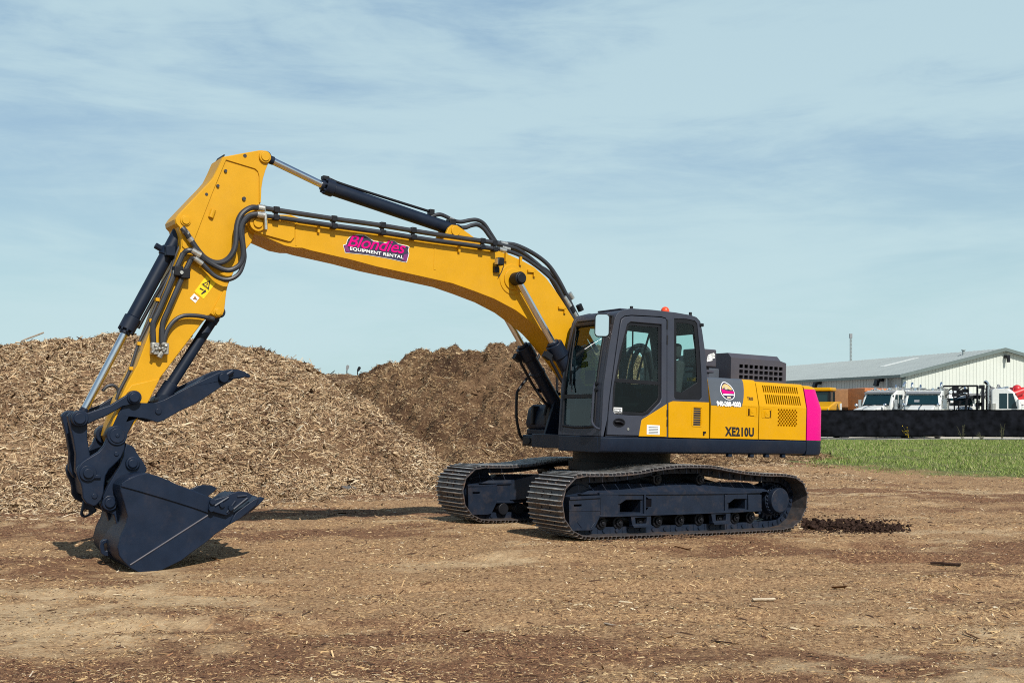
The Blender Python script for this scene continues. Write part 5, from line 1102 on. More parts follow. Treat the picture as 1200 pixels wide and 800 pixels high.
# right side: tank and boxes (seen through the cab glass)
mb = MB(); mb.box((-1.0, -1.30, 1.28), (.25, -.50, 1.93)); B(mb, 'fuel_tank', 'panel', None, .05)
mb = MB(); mb.box((-2.34, -1.31, 1.28), (-1.02, -.50, 2.08)); B(mb, 'right_cover', 'panel', None, .04)
# ---------------- engine covers (left side)
zc = 1.752; PYT = 1.235                       # crease height, y of the top edge
def side_panel(name, x0, x1, ztop, mats, kfun=None, holes=(), holes2=(), parent=None, yb=DY-.006):
    """pressed door: lower plate upright, upper plate leaning in, rounded top edge"""
    mb = MB()
    lo = [(x0, 1.292), (x1, 1.292), (x1, zc), (x0, zc)]
    mb.prism(lo, holes, lambda p, t: (p[0], yb-.04*t, p[1]), 0)
    f = lambda z: yb-(z-zc)/(ztop-zc)*(yb-PYT)
    up_ = [(x0, zc+.001), (x1, zc+.001), (x1, ztop-.05), (x0, ztop-.05)]
    mb.prism(up_, holes2, lambda p, t: (p[0], f(p[1])-.04*t, p[1]), 1)
    e = f(ztop-.05); cs = [(e, ztop-.05), (e-.012, ztop-.022), (e-.035, ztop-.006), (e-.075, ztop), (e-.42, ztop), (e-.42, ztop-.05)]
    n = len(cs); mb.add([(x0, a, b) for a, b in cs]+[(x1, a, b) for a, b in cs], [tuple(range(n))[::-1], tuple(range(n, 2*n))]+[(i, (i+1) % n, (i+1) % n+n, i+n) for i in range(n)], 1)
    return B(mb, name, mats, parent), f
xa, xb, xc = -.462, -1.385, -2.345
p1, f1 = side_panel('engine_door', xb+.008, xa-.012, 2.128, ['panel', 'panel'])
# charcoal field on the first door, 2 mm proud
mb = MB(); q = [L(x_, y_, 1.30) for x_, y_ in ((831.5, 471.2), (868, 473.2), (869.6, 471.4), (871.6, 465), (873.2, 457), (874, 448))]
xs_ = [xa-.014]+[v.x for v in q[1:]]; zs_ = [zc-.012, zc-.012, q[2].z, q[3].z, q[4].z, 2.074]
pol = list(zip(xs_, zs_))+[(xa-.014, 2.074)]
mb.prism([(x_, max(z_, zc+.002)) for x_, z_ in pol], (), lambda p, t: (p[0], f1(p[1])+.003-.006*t, p[1]))
mb.prism([(xa-.014, zc-.013), (q[1].x, zc-.013), (q[1].x-.012, zc+.002), (xa-.014, zc+.002)], (), lambda p, t: (p[0], DY-.003-.006*t, p[1]))
e = f1(2.078); mb.add([(x_, a, b) for x_ in (xa-.014, q[5].x+.004) for a, b in ((e+.003, 2.074), (e-.009, 2.108), (e-.033, 2.125), (e-.075, 2.131), (e-.42, 2.131), (e-.42, 2.12), (e-.05, 2.1))], [(i, (i+1) % 7, (i+1) % 7+7, i+7) for i in range(7)]+[tuple(range(7))[::-1], tuple(range(7, 14))])
B(mb, 'charcoal_field', 'slate', p1)
lv = []
for row, (za, zb_) in enumerate(((2.056, 1.958), (1.925, 1.792))):
    for i in range(17):
        x_ = -1.515-i*.0425-(.02 if row else 0); lv.append([(x_, zb_), (x_-.024, zb_), (x_-.020, za), (x_+.004, za)])
gr = []
ga, gb = L(911.5, 479, DY), L(935, 500, DY)
for r_ in range(9):
    for c_ in range(7):
        x_ = ga.x-(ga.x-gb.x)*((c_+.5+(.25 if r_ % 2 else -.25))/7.4)-.01; z_ = ga.z-(ga.z-gb.z)*((r_+.5)/9)
        gr.append(disc((x_, z_), .0185, 6))
p2, f2 = side_panel('radiator_door', xc+.006, xb-.008, 2.108, ['panel', 'panel'], holes=gr, holes2=lv)
mb = MB(); mb.box((xc+.05, 1.14, 1.30), (xb-.05, 1.19, 2.04)); B(mb, 'radiator_shade_backing', 'shade_void', p2)  # black slab standing in for the shade behind louvres and mesh
# latches
for (px, py, w), dk, par in (((881.5, 483, 1), -1, p1), ((899, 485, 1), 1, p2)):
    v = L(px, py, DY); mb = MB(); mb.plate(rrect(v.x-.10, v.z-.055, v.x+.10, v.z+.085, .012), DY-.008, DY-.002, [rrect(v.x-.088, v.z-.045, v.x+.088, v.z+.072, .01)])
    mb.plate(rrect(v.x-.075, v.z-.05, v.x+.075, v.z+.05, .012), DY-.006, DY-.003, k=1)
    mb.plate(rrect(v.x-.045, v.z-.045, v.x+.045, v.z+.045, .014), DY-.003, DY+.008); mb.plate(rrect(v.x-.015, v.z-.01, v.x+.02, v.z+.022, .006), DY+.008, DY+.012)
    mb.plate([(v.x-dk*.05, v.z-.05), (v.x-dk*.074, v.z-.05), (v.x-dk*.074, v.z+.05), (v.x-dk*.05, v.z+.05)], DY-.003, DY-.001, k=2)  # black strip painting the shaded gap beside the latch
    B(mb, 'latch', ['panel', 'panel', 'shade_void'], par)
# counterweight (curved in plan)
def plan(x0, n=14, infl=0.0):
    """outline from the left front corner round the rear to the right front corner"""
    pts = [(x0, DY+infl), (-2.56, DY+infl), (-2.63, DY-.006), (-2.685, DY-.03), (-2.725, DY-.075), (-2.75, DY-.14), (-2.80, .95), (-2.88, .5), (-2.91, 0)]
    return pts+[(x, -y) for x, y in pts[::-1][1:]]
def ringbody(mb, rows, k=0):
    """rows: (z, inset, x0) -> lofted solid"""
    loops = []
    for z, inset, x0 in rows: loops.append([(x0 if abs(x-x0) < 1e-6 else x+inset*1.0, y*(1-inset/DY) if True else y, z) for x, y in plan(x0)])
    n = len(loops[0]); base = []
    for l in loops: base += l
    fs = [tuple(range(n))[::-1], tuple((len(loops)-1)*n+i for i in range(n))]
    for a in range(len(loops)-1):
        for i in range(n): fs.append((a*n+i, a*n+(i+1) % n, (a+1)*n+(i+1) % n, (a+1)*n+i))
    mb.add(base, fs, k)
x0 = -2.357
mb = MB(); ringbody(mb, [(1.290, .0, x0), (zc, .002, x0), (2.00, .06, x0), (2.035, .068, x0)], 0); ringbody(mb, [(2.037, .069, x0), (2.07, .085, x0), (2.092, .13, x0), (2.096, .20, x0)], 1); ringbody(mb, [(1.062, .05, x0), (1.085, .012, x0), (1.13, .0, x0), (1.286, .0, x0)], 2)
B(mb, 'counterweight', ['magenta', 'panel', 'navy'], None, .004, angle=40)
# engine hood box
zt0, zt1 = 2.525, 2.43
hx0, hx1 = -1.288, -2.41; hy = .85
mb = MB(); hol = []
hA, hB = L(866.5, 426.5, hy), L(917, 442, hy)
for c_ in range(9):
    for r_ in range(3):
        x_ = hA.x+(hB.x-hA.x)*c_/8.75; z_ = hA.z-.078*r_; hol.append(rrect(x_-.075, z_-.052, x_, z_, .006, 1))
prof = [(hx0, 2.05), (hx1, 2.05), (hx1, zt1), (hx1+.12, zt0), (hx0+.0, zt0)]
mb.plate(prof[:3]+[(hx1+.12, zt0-.07), (hx0, zt0-.07)], hy-.02, hy, hol)
# chamfered lid
mb.add([(hx0, hy, zt0-.07), (hx1+.12, hy, zt0-.07), (hx1+.12, hy-.07, zt0), (hx0, hy-.07, zt0), (hx0, -.3, zt0-.07), (hx1+.12, -.3, zt0-.07), (hx1+.12, -.23, zt0), (hx0, -.23, zt0)], [(0, 1, 2, 3), (4, 7, 6, 5), (3, 2, 6, 7), (0, 3, 7, 4), (1, 5, 6, 2)])
mb.add([(hx1+.12, hy, zt0-.07), (hx1, hy, zt1), (hx1, -.3, zt1), (hx1+.12, -.3, zt0-.07), (hx1+.12, hy-.07, zt0), (hx1+.12, -.23, zt0)], [(0, 1, 2, 3), (0, 3, 5, 4)][:1])
mb.box((hx0-.02, -.3, 2.05), (hx0, hy-.02, zt0-.07)); mb.box((hx1, -.3, 2.05), (hx1+.02, hy-.02, zt1)); mb.box((hx1, -.3, 2.05), (hx0, -.28, zt1))
mb.box((-2.2, .1, zt0), (-1.8, .5, zt0+.025))
hd = B(mb, 'engine_hood', 'hood')
mb = MB(); mb.box((hx1+.06, -.2, 2.06), (hx0-.06, hy-.10, zt1-.03)); B(mb, 'hood_shade_backing', 'shade_void', hd)  # black box standing in for the shade behind the grille holes
mb = MB(); mb.box((-1.286, -.25, 2.05), (-.5, .62, 2.30)); B(mb, 'hydraulic_cover', 'slate', None, .02)
mb = MB(); mb.box((-2.36, -1.2, 2.0), (-.5, 1.0, 2.06)); B(mb, 'top_plate', 'slate')
# box behind the cab with a white mark
ba, bb = L(826, 408.5, 1.10), L(839.5, 432, 1.10)
mb = MB(); mb.box((bb.x, .78, bb.z+.02), (ba.x+.12, 1.10, ba.z)); mb.box((bb.x+.01, .80, bb.z-.06), (ba.x+.1, 1.08, bb.z-.025)); mb.box((bb.x+.08, .85, 2.06), (ba.x, 1.05, bb.z+.02)); ib = B(mb, 'intake_box', 'hood', None, .02)
mb = MB()
for a, b_, w in (((828.2, 422.6), (834.6, 421.2), .010), ((829.4, 418.5), (837.4, 415.4), .011), ((831, 420.2), (837.4, 418.6), .008), ((830, 416.4), (836.8, 414.2), .008), ((833.4, 414.8), (836, 416.8), .009), ((829.8, 417), (829.2, 421.8), .008)):
    A_, B__ = L(*a, 1.10), L(*b_, 1.10); d = (B__-A_).normalized(); n_ = Vector((-d.z, 0, d.x))*w*1.4
    mb.prism([((A_-n_).x, (A_-n_).z), ((A_+n_).x, (A_+n_).z), ((B__+n_).x, (B__+n_).z), ((B__-n_).x, (B__-n_).z)], (), lambda p, t: (p[0], 1.101+.003*t, p[1]))
B(mb, 'white_mark', 'white', ib)
# lettering on the doors
mb = MB(); text_on(mb, 'XE210U', (849.6, 510.8), (883.6, 511.8), (849.6, 499.6), DY-.003, 0, bold=.052, spacing=1.12); B(mb, 'model_lettering', 'black_ink', p1)
def fpl(pts): return pts
mb = MB()
v = L(876, 468.6, 1.31); vb = L(883, 469.2, 1.31); vu = L(876, 464.8, 1.31)
vs, fs = text_geo('TR03', bold=.03)
mb.add([(v.x+(vb.x-v.x)*a, f1(v.z+(vu.z-v.z)*b)+.004, v.z+(vu.z-v.z)*b) for a, b in vs], fs); B(mb, 'fleet_number', 'black_ink', p1)
mb = MB(); zz = zc-.024
v = L(840, 474.6, DY); vb = L(868.2, 476.4, DY)
vs, fs = text_geo('940-208-4003', bold=.05)
mb.add([(v.x+(vb.x-v.x)*a, (DY+.004) if zz+.075*b < zc else f1(zz+.075*b)+.008, zz+.075*b) for a, b in vs], fs); B(mb, 'phone_number', 'white', p1)
mb = MB()
def badge(poly, off, k): mb.prism([(L(px, py, 1.29).x, L(px, py, 1.29).z) for px, py in poly], (), lambda p, t: (p[0], f1(p[1])+off-.002*t, p[1]), k)
rim = smoothpoly([(849.6, 446.4), (853.6, 448), (858, 451.6), (860.8, 457.6), (861, 463), (858.6, 467.4), (853.6, 469), (848.6, 467.4), (845, 462.6), (844, 457), (846, 450.6)], 2)
badge(rim, .007, 0); badge(grow(rim, -.9), .009, 1)
badge(smoothpoly([(849.6, 449.6), (853.4, 450), (857, 453.4), (858.6, 456.8), (855, 456.6), (852, 453.6), (848.6, 453.8), (847.2, 456.4), (846.6, 453)], 1), .011, 2)
badge([(849.4, 452.4), (851.8, 452.2), (853.6, 454), (852.6, 456.6), (849.8, 456)], .012, 4)
badge([(845.4, 455.6), (848.6, 456.4), (852.6, 458), (860, 458.2), (860, 461), (853, 461), (846, 460.4)], .013, 3)
badge([(846.6, 461.2), (859.2, 461.8), (859, 463.4), (847, 462.8)], .013, 0); badge([(850.6, 464.4), (855.4, 464.6), (855.2, 466.6), (851, 466.4)], .013, 4)
B(mb, 'badge', ['white', 'ink', 'blonde', 'pink', 'pale_wood'], p1)

# ---------------- cab
outl = [(1.392, 1.286), (1.365, 1.924), (1.282, 2.472), (1.212, 2.79), (1.18, 2.85), (1.129, 2.895), (.948, 2.944), (.591, 2.953), (.2, 2.950), (-.077, 2.935), (-.18, 2.915), (-.247, 2.865), (-.285, 2.74), (-.354, 2.425), (-.435, 1.791), (-.45, 1.296)]
door_px = [(710, 510.6), (713.6, 470), (719, 430), (726, 380), (727.6, 373.4), (732, 370), (740, 369), (775, 370.8), (780.3, 372.4), (782.2, 376), (782.2, 470), (781.6, 512)]
dwin_px = [(735, 380), (739, 377), (775.4, 380), (775.4, 466), (773.2, 471.4), (760, 485.2), (754, 487.4), (721.4, 485.6), (717.4, 480.4), (718.4, 455), (726, 415)]
rwin_px = [(790.4, 373), (805, 373.6), (814.4, 375.6), (817.4, 379), (820.4, 410), (822.4, 440), (822.6, 466), (820, 468.6), (792, 467.6), (790.4, 465)]
door, dwin, rwin = XZ(door_px, DY), XZ(dwin_px, DY), XZ(rwin_px, DY)
sidewin = [[(1.12, 1.78), (1.06, 2.3), (.93, 2.74), (.40, 2.76), (.38, 1.72)], [(.28, 1.72), (.30, 2.76), (-.13, 2.75), (-.23, 2.3), (-.33, 1.72)]]
mb = MB(); mb.plate(outl, DY-.055, DY-.004, [door, rwin])
mb.plate(outl, .385, .43, sidewin)
def inset(d):
    pr = outl[:4]; return [(p[0]-d, p[1]) for p in pr]
front = outl[:4]
def fstrip(y0, y1, za, zb, o=.0, th=.05):
    pts = []
    zs = [za]+[p[1] for p in front if za < p[1] < zb]+[zb]
    fx = lambda z: np.interp(z, [p[1] for p in front], [p[0] for p in front])
    mb.plate([(fx(z)+o, z) for z in zs]+[(fx(z)+o-th, z) for z in zs[::-1]], y0, y1)
fstrip(1.17, DY-.055, 1.286, 2.79, -.004); fstrip(.43, .47, 1.286, 2.79, -.004); fstrip(.47, 1.17, 1.286, 1.39, -.004); fstrip(.47, 1.17, 2.735, 2.79, -.004)
rear = [(-.247, 2.865), (-.285, 2.74), (-.354, 2.425), (-.435, 1.791), (-.45, 1.296)]
def rstrip(y0, y1, za, zb):
    zs = [za]+sorted(p[1] for p in rear if za < p[1] < zb)+[zb]; fx = lambda z: np.interp(z, [p[1] for p in rear[::-1]], [p[0] for p in rear[::-1]])
    mb.plate([(fx(z)+.004, z) for z in zs]+[(fx(z)+.054, z) for z in zs[::-1]], y0, y1)
rstrip(.43, DY-.055, 1.296, 1.86); rstrip(.43, DY-.055, 2.70, 2.86); rstrip(.43, .52, 1.86, 2.70); rstrip(1.18, DY-.055, 1.86, 2.70)
mb.plate([(1.205, 2.79), (1.17, 2.85), (1.122, 2.89), (.948, 2.938), (.591, 2.947), (.2, 2.944), (-.077, 2.929), (-.17, 2.91), (-.235, 2.862), (-.23, 2.83), (1.12, 2.83), (1.16, 2.79)], .43, DY-.055)
mb.box((-.40, .43, 1.284), (1.34, DY-.055, 1.36))
cab = B(mb, 'cab', 'cab', None, .022, seg=3)
mb = MB(); mb.plate(grow(door, -.012), DY-.045, DY+.004, [dwin]); dr = B(mb, 'door', 'cab', cab, .008)
mb = MB(); mb.plate(grow(dwin, -.001), DY-.030, DY-.024); B(mb, 'door_window', 'glass', dr)
mb = MB(); mb.plate(grow(dwin, -.002), DY-.04, DY-.016, [grow(dwin, -.045)]); ba = XZ([(717, 442.6), (776, 447), (776, 451.6), (717, 447.4)], DY); mb.plate([(ba[0][0]-.02, ba[0][1]), (ba[1][0]+.02, ba[1][1]), (ba[2][0]+.02, ba[2][1]), (ba[3][0]-.02, ba[3][1])], DY-.042, DY-.012); B(mb, 'window_seal', 'black', dr, .003)
lowg = XZ([(718.8, 448), (774.6, 452), (774.6, 466), (772.4, 471), (759.5, 484.6), (753.6, 486.6), (722, 484.8), (718.2, 480)], DY); mb = MB(); mb.plate(lowg, DY-.023, DY-.019); B(mb, 'lower_pane', 'dglass', dr)
mb = MB(); mb.plate(XZ([(748.2, 510.9), (751.3, 492.4), (753, 490.6), (756.5, 488.6), (781, 473.2), (780.8, 511.6)], DY), DY+.0, DY+.008); yd = B(mb, 'yellow_trim', 'panel', dr, .003)
mb = MB(); mb.plate(XZ([(757.6, 497.6), (772.6, 498.2), (772.4, 509.2), (757.4, 508.6)], DY), DY+.006, DY+.010); mb.k = 1
for i in range(5): mb.plate(XZ([(759.4, 499.6+i*1.8), (770.6, 500+i*1.8), (770.6, 500.9+i*1.8), (759.4, 500.5+i*1.8)], DY), DY+.008, DY+.012)
B(mb, 'white_label', ['white', 'grey_metal'], yd)
mb = MB(); mb.plate(XZ([(719.6, 477), (730, 477.4), (730, 484.9), (719.6, 484.4)], DY), DY-.019, DY-.016); mb.k = 1; mb.plate(XZ([(720.6, 478), (729, 478.4), (729, 479.6), (720.6, 479.2)], DY), DY-.017, DY-.014); mb.plate(disc(XZ([(727.2, 482)], DY)[0], .022, 10), DY-.017, DY-.014); mb.plate(XZ([(721, 480.4), (724.6, 480.6), (724.6, 483.6), (721, 483.4)], DY), DY-.017, DY-.014); B(mb, 'window_label', ['white', 'grey_metal'], dr)
hp = XZ([(725.2, 495)], DY)[0]; mb = MB(); mb.plate([(hp[0]+.10*math.cos(t*.314), hp[1]+.058*math.sin(t*.314)) for t in range(20)], DY-.02, DY+.008, [[(hp[0]+.085*math.cos(t*.314), hp[1]+.045*math.sin(t*.314)) for t in range(20)]]); mb.plate([(hp[0]+.088*math.cos(t*.314), hp[1]+.048*math.sin(t*.314)) for t in range(20)], DY+.001, DY+.006, k=1); mb.tube([(hp[0]-.07, DY+.012, hp[1]-.01), (hp[0], DY+.022, hp[1]+.012), (hp[0]+.07, DY+.012, hp[1]+.01)], .014, n=8, k=0); B(mb, 'door_handle', ['black', 'shade_void'], dr)  # black oval paints the shade of the handle recess
c = XZ([(735.6, 502.6)], DY)[0]; MB().pin(c, .018, DY, DY+.012, n=12).build('lock', 'zinc', dr)
mb = MB()
for yy in (484, 495.5): v = L(781.9, yy, DY+.01); mb.mark(); mb.cyl((v.x, DY+.004, v.z-.045), (v.x, DY+.004, v.z+.045), .014, n=8)
for yy in (380, 398): v = L(782.2, yy, DY+.01); mb.mark(); mb.cyl((v.x, DY+.004, v.z-.06), (v.x, DY+.004, v.z+.06), .012, n=8)
B(mb, 'hinge', 'black', dr)
mb = MB(); mb.plate(grow(rwin, -.001), DY-.028, DY-.022); B(mb, 'side_window', 'glass', cab)
mb = MB(); mb.plate(rwin, DY-.045, DY-.014, [XZ([(793.6, 378), (805, 378.8), (812, 380.4), (814, 383), (816.4, 410), (817.6, 440), (817.8, 448), (800, 459.6), (793.6, 458.6)], DY)]); B(mb, 'window_seal', 'black', cab, .003)
mb = MB()
for w in sidewin: mb.mark(); mb.plate(grow(w, -.001), .40, .406)
B(mb, 'right_window', 'glass', cab)
fx = lambda z: float(np.interp(z, [p[1] for p in front], [p[0] for p in front]))
mb = MB(); zs = [1.385, 1.65, 1.924, 2.2, 2.472, 2.74]; mb.plate([(fx(z)-.018, z) for z in zs]+[(fx(z)-.024, z) for z in zs[::-1]], .468, 1.172); B(mb, 'windscreen', 'wglass', cab)
mb = MB(); loop = [(.50, 1.41), (.47, 1.47), (.47, 2.0), (.48, 2.5), (.50, 2.72), (.54, 2.745), (1.10, 2.745), (1.15, 2.72), (1.165, 2.5), (1.17, 2.0), (1.17, 1.47), (1.14, 1.41), (.9, 1.395), (.7, 1.395), (.50, 1.41)]
mb.tube([(fx(z)-.004, y, z) for y, z in loop], .018, n=8, sub=3); mb.box((fx(1.80)-.03, .47, 1.775), (fx(1.80)+.006, 1.17, 1.825)); B(mb, 'windscreen_seal', 'black', cab)
mb = MB(); mb.box((fx(1.9)-.035, 1.075, 1.855), (fx(1.9)-.027, 1.145, 1.945)); B(mb, 'yellow_sticker', 'signal', cab)
mb = MB(); mb.tube([(fx(2.70)+.01, .52, 2.70), (fx(2.3)+.012, .55, 2.3), (fx(1.95)+.012, .60, 1.95)], .012, n=6); mb.tube([(fx(2.35)+.014, .53, 2.35), (fx(1.86)+.014, .66, 1.86)], .009, n=6); B(mb, 'wiper', 'black', cab)
mb = MB(); mb.tube([(fx(1.96)+.0, 1.16, 1.96), (fx(1.92)+.03, 1.165, 1.92), (fx(1.6)+.04, 1.17, 1.6), (fx(1.45)+.04, 1.18, 1.46), (fx(1.39)+.03, 1.25, 1.395), (fx(1.38)+.0, 1.30, 1.375)], .016, n=8); B(mb, 'grab_rail', 'cab', cab)
mb = MB()
for z in (1.88, 1.96): mb.mark(); mb.cyl((fx(z)-.01, 1.19, z), (fx(z)+.035, 1.20, z), .02, n=8)
B(mb, 'rail_bracket', 'black', cab)
# rear window
mb = MB(); mb.plate([(-.235, 2.70), (-.385, 1.86), (-.380, 1.86), (-.230, 2.70)], .52, 1.18); B(mb, 'rear_window', 'glass', cab)
# roof fittings
mb = MB(); mb.box((.35, .60, 2.94), (.95, 1.10, 2.966)); mb.plate([(1.20, 2.80), (1.225, 2.80), (1.18, 2.872), (1.10, 2.912), (1.06, 2.90)], .50, 1.10); B(mb, 'roof_hatch', 'cab', cab, .015)
v = L(779.4, 364.6, 1.05); mb = MB(); mb.cyl((v.x, 1.05, 2.93), (v.x, 1.05, 2.958), .058, n=16); B(mb, 'beacon_base', 'black', cab)
mb = MB(); mb.ball((v.x, 1.05, 2.995), .058, n=16, m=10, sz=1.0); mb.cyl((v.x, 1.05, 2.95), (v.x, 1.05, 2.995), .058, n=16); B(mb, 'beacon', 'orange_lamp', cab)
for px, py in ((740, 361), (809, 368)): v = L(px, py, 1.15); mb = MB(); mb.cyl((v.x, 1.15, 2.92), (v.x, 1.15, v.z+.025), .022, n=10); B(mb, 'roof_knob', 'black', cab)
v = L(822.3, 380.5, DY); mb = MB(); mb.box((v.x-.03, DY-.02, v.z-.025), (v.x+.035, DY+.014, v.z+.02)); B(mb, 'side_lamp', 'black', cab, .008)
# mirror
c = L(705.6, 381, 1.40); tocam = (CL-c).normalized(); n_ = (tocam+Vector((0, 0, .10))).normalized(); r_ = n_.cross(Vector((0, 0, 1))).normalized(); u_ = r_.cross(n_)
def mplate(mb, pts, t0, t1): mb.prism(pts, (), lambda p, t: c+r_*p[0]+u_*p[1]+n_*(t0+(t1-t0)*t))
mo = rrect(-.083, -.135, .083, .135, .04, 5)
mb = MB(); mplate(mb, grow(mo, .012), -.05, -.004); mir = B(mb, 'mirror', 'black', cab, .012)
mb = MB(); mplate(mb, mo, -.004, .0); B(mb, 'mirror_glass', 'mirror', mir)
mb = MB(); e = L(717, 372, 1.33); mb.tube([c-n_*.04, c-n_*.06+Vector((-.02, -.03, .10)), e+Vector((.05, .02, .02)), e], .014, n=8); mb.cyl(e+Vector((0, 0, -.08)), e+Vector((0, 0, .03)), .022, n=8); B(mb, 'mirror_arm', 'black', mir)
# side box below the rear window
so_px = [(783, 472), (785.4, 470.9), (788.4, 469.8), (830.4, 471.3), (830.2, 513.2), (783, 512)]
vent0 = XZ([(810.4, 475.6)], DY)[0]; vent1 = XZ([(822.4, 500)], DY)[0]; sl = []
for i in range(8):
    z_ = vent0[1]-.035-(vent0[1]-vent1[1]-.05)*i/7.4; sl.append([(vent0[0]-.03, z_-.013), (vent1[0]+.03, z_-.013), (vent1[0]+.03, z_+.013), (vent0[0]-.03, z_+.013)])
mb = MB(); mb.plate(XZ(so_px, DY), DY-.012, DY+.008, sl); sb = B(mb, 'side_box', 'panel')
mb = MB(); mb.plate(rrect(vent1[0], vent1[1], vent0[0], vent0[1], .03), DY+.007, DY+.013, [rrect(vent1[0]+.012, vent1[1]+.012, vent0[0]-.012, vent0[1]-.012, .024)]); B(mb, 'vent_rim', 'panel', sb)
mb = MB(); mb.box((vent1[0]-.02, DY-.06, vent1[1]-.02), (vent0[0]+.02, DY-.03, vent0[1]+.02)); B(mb, 'vent_shade_backing', 'shade_void', sb)  # black sheet standing in for the shade behind the slats
v = L(824, 507, DY); mb = MB(); mb.box((v.x-.012, DY+.006, v.z-.035), (v.x+.012, DY+.016, v.z+.012)); mb.box((v.x-.035, DY+.006, v.z-.005), (v.x+.012, DY+.018, v.z+.02)); B(mb, 'latch', 'black', sb)
# interior
mb = MB(); mb.box((-.02, .62, 1.36), (.50, 1.10, 1.58)); mb.box((-.04, .60, 1.58), (.52, 1.12, 1.74)); mb.box((-.16, .60, 1.70), (.0, 1.12, 2.34), Matrix.Rotation(-.14, 3, 'Y')); mb.box((-.22, .70, 2.36), (-.10, 1.02, 2.58), Matrix.Rotation(-.14, 3, 'Y')); B(mb, 'seat', 'seat', cab, .05, seg=3)
mb = MB()
for y0_, y1_ in ((.47, .60), (1.12, 1.25)): mb.mark(); mb.box((-.1, y0_, 1.36), (.55, y1_, 1.83)); mb.tube([(.45, (y0_+y1_)/2, 1.83), (.47, (y0_+y1_)/2, 1.95), (.46, (y0_+y1_)/2, 2.05)], .022, n=8)
mb.mark(); mb.box((.85, .47, 1.36), (1.25, .56, 1.95)); mb.mark(); mb.box((-.3, .45, 1.36), (-.12, 1.26, 1.80)); B(mb, 'console', 'black', cab, .015)
mb = MB(); mb.box((1.0, .47, 1.98), (1.04, .66, 2.16)); B(mb, 'monitor', 'black', cab, .01)
mb = MB()
for y in (.78, .92): mb.mark(); mb.tube([(1.05, y, 1.37), (1.0, y, 1.7), (.93, y, 1.98)], .014, n=6); mb.box((1.0, y-.05, 1.37), (1.18, y+.05, 1.42))
B(mb, 'travel_lever', 'black', cab)
mb = MB(); v = L(756, 470, 1.15); mb.box((.22, 1.14, 1.84), (.30, 1.18, 2.0)); B(mb, 'fire_bottle', 'red', cab, .02)
mb = MB().mark(); mb.tube(P3([(764, 381), (755, 412), (746.5, 444)], .46), .016, n=6); mb.mark(); mb.tube(P3([(741.6, 382), (741, 445)], .46), .012, n=6); B(mb, 'window_bar', 'black', cab)
# hoses looping behind the boom foot, seen through the cab
for pts, y in (([(731, 452), (732.5, 432), (737, 414), (745, 405.6), (755, 406), (762.5, 416), (766, 436), (767, 456)], .10), ([(736, 452), (740, 428), (747, 412), (754, 410), (759, 420), (761, 456)], .0), ([(728, 420), (736, 410), (746, 409), (754, 414), (757, 430), (757, 456)], -.12)):
    mb = MB(); mb.tube(P3(pts, y), .034, n=10); B(mb, 'hydraulic_hose', 'rubber')

# ------------------------------------------------------------------ camera, light, sky
cam = bpy.data.cameras.new('Camera'); co = bpy.data.objects.new('Camera', cam); COL.objects.link(co)
co.location = (0, 0, CAMH); co.rotation_euler = (R(90), 0, 0); cam.sensor_width = 36; cam.lens = FPX/1200*36; cam.shift_y = (HOR-400)/1200; cam.clip_end = 9000; cam.clip_start = .1; scn.camera = co
EL, AZ = R(42), math.atan2(.43, -.90)      # towards the sun, measured from +Y to +X
sun = bpy.data.lights.new('Sun', 'SUN'); sun.energy = 4.4; sun.angle = R(.55); sun.color = (1, .945, .855)
so_ = bpy.data.objects.new('Sun', sun); COL.objects.link(so_)
dirv = Vector((math.sin(AZ)*math.cos(EL), math.cos(AZ)*math.cos(EL), math.sin(EL))); so_.rotation_euler = dirv.to_track_quat('Z', 'Y').to_euler()
w = bpy.data.worlds.new('World'); scn.world = w; w.use_nodes = True; N, K = w.node_tree.nodes, w.node_tree.links
bg = N['Background']; bg.inputs['Strength'].default_value = .094
sky = N.new('ShaderNodeTexSky'); sky.sky_type = 'NISHITA'; sky.sun_disc = False; sky.sun_elevation = EL; sky.sun_rotation = AZ; sky.air_density = 1.0; sky.dust_density = 2.0; sky.ozone_density = 1.6
tc = N.new('ShaderNodeTexCoord'); sp_ = N.new('ShaderNodeSeparateXYZ'); K.new(tc.outputs['Generated'], sp_.inputs[0])
def wm(op, a, b=None, c=None):
    x = N.new('ShaderNodeMath'); x.operation = op
    for i, v in enumerate((a, b, c)):
        if v is None: continue
        if hasattr(v, 'links'): K.new(v, x.inputs[i])
        else: x.inputs[i].default_value = v
    return x.outputs[0]
zz = wm('ADD', wm('MAXIMUM', sp_.outputs[2], 0.0), .16)
cb = N.new('ShaderNodeCombineXYZ'); K.new(wm('DIVIDE', sp_.outputs[0], zz), cb.inputs[0]); K.new(wm('DIVIDE', sp_.outputs[1], zz), cb.inputs[1])
def cnoise(rot, sc, scale, det, ro, dist=0.0):
    mp = N.new('ShaderNodeMapping'); mp.inputs['Rotation'].default_value = (0, 0, R(rot)); mp.inputs['Scale'].default_value = sc; K.new(cb.outputs[0], mp.inputs['Vector'])
    n = N.new('ShaderNodeTexNoise'); n.inputs['Scale'].default_value = scale; n.inputs['Detail'].default_value = det; n.inputs['Roughness'].default_value = ro; n.inputs['Distortion'].default_value = dist
    K.new(mp.outputs[0], n.inputs['Vector']); return n.outputs['Fac']
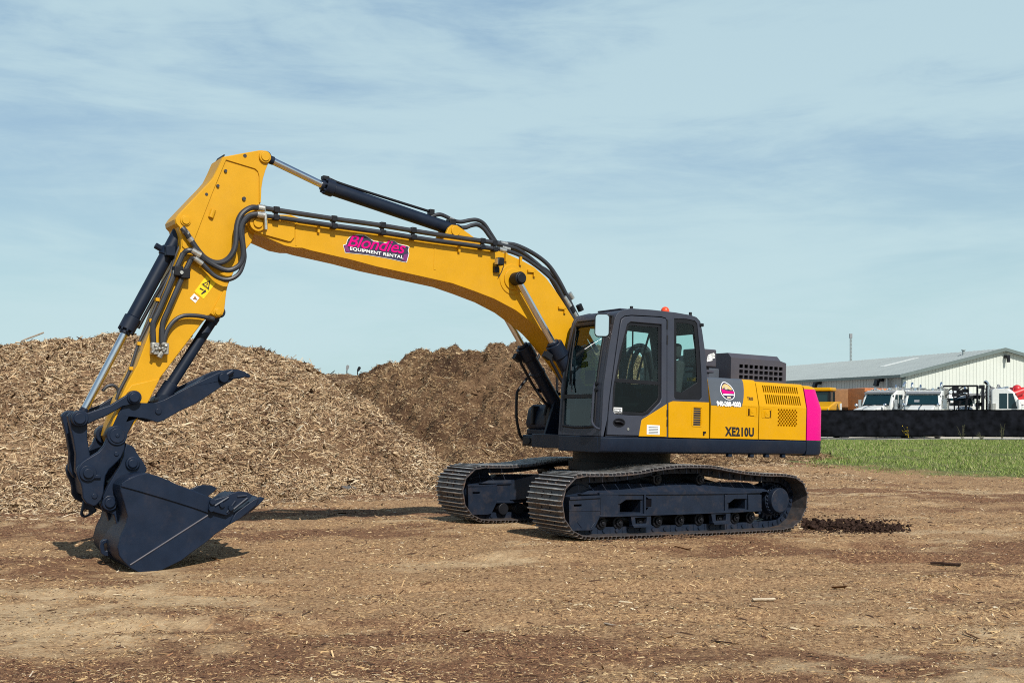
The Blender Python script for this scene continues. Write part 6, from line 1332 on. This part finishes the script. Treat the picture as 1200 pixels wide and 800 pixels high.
def dnoise(rot, sc, scale, det, ro, dist, off):
    mp = N.new('ShaderNodeMapping'); mp.inputs['Rotation'].default_value = (0, R(rot), 0); mp.inputs['Scale'].default_value = sc; mp.inputs['Location'].default_value = off; K.new(tc.outputs['Generated'], mp.inputs['Vector'])
    n = N.new('ShaderNodeTexNoise'); n.inputs['Scale'].default_value = scale; n.inputs['Detail'].default_value = det; n.inputs['Roughness'].default_value = ro; n.inputs['Distortion'].default_value = dist
    K.new(mp.outputs[0], n.inputs['Vector']); return n.outputs['Fac']
c1 = dnoise(14, (.8, 1, 3.4), 3.0, 8, .58, .5, (.3, 0, .2)); c2 = dnoise(-32, (.8, 1, 2.6), 2.4, 7, .55, .6, (1.7, 0, .9)); c3 = dnoise(10, (1.2, 1, 7), 6, 9, .66, .9, (0, 0, 3.1))
mix_ = wm('ADD', wm('ADD', wm('MULTIPLY', c1, .52), wm('MULTIPLY', c2, .30)), wm('MULTIPLY', c3, .18))
mr = N.new('ShaderNodeMapRange'); mr.interpolation_type = 'SMOOTHSTEP'; mr.inputs[1].default_value = .37; mr.inputs[2].default_value = .57; K.new(mix_, mr.inputs[0])
zr = N.new('ShaderNodeValToRGB'); e = zr.color_ramp.elements; K.new(sp_.outputs[2], zr.inputs['Fac'])
for p, c in ((.0, (.53, .735, .75)), (.10, (.47, .675, .72)), (.22, (.345, .52, .655)), (.36, (.26, .425, .595)), (.65, (.085, .17, .33))):
    q = e.new(p) if p not in (0.0,) else e[0]; q.position = p; q.color = (*c, 1)
e[len(e)-1].position = 1; e[len(e)-1].color = (.06, .13, .28, 1)
hzc = N.new('ShaderNodeMix'); hzc.data_type = 'RGBA'; hzc.inputs[0].default_value = .8
sc10 = N.new('ShaderNodeMix'); sc10.data_type = 'RGBA'; sc10.blend_type = 'MULTIPLY'; sc10.inputs[0].default_value = 1; K.new(zr.outputs['Color'], sc10.inputs[6]); sc10.inputs[7].default_value = (10, 10, 10, 1)
K.new(sky.outputs[0], hzc.inputs[6]); K.new(sc10.outputs[2], hzc.inputs[7])
zen = N.new('ShaderNodeMapRange'); zen.inputs[1].default_value = .38; zen.inputs[2].default_value = .62; zen.inputs[3].default_value = .72; zen.inputs[4].default_value = .12; K.new(sp_.outputs[2], zen.inputs[0])
mx = N.new('ShaderNodeMix'); mx.data_type = 'RGBA'; K.new(wm('MULTIPLY', mr.outputs[0], zen.outputs[0]), mx.inputs[0]); K.new(hzc.outputs[2], mx.inputs[6]); mx.inputs[7].default_value = (5.3, 6.95, 7.35, 1)
K.new(mx.outputs[2], bg.inputs['Color'])
scn.view_settings.view_transform = 'Standard'; scn.view_settings.look = 'None'; scn.view_settings.exposure = .2; scn.view_settings.gamma = 1
scn.render.engine = 'CYCLES'; scn.cycles.filter_width = 1.05; scn.cycles.max_bounces = 6; scn.cycles.transparent_max_bounces = 12; scn.cycles.use_denoising = False
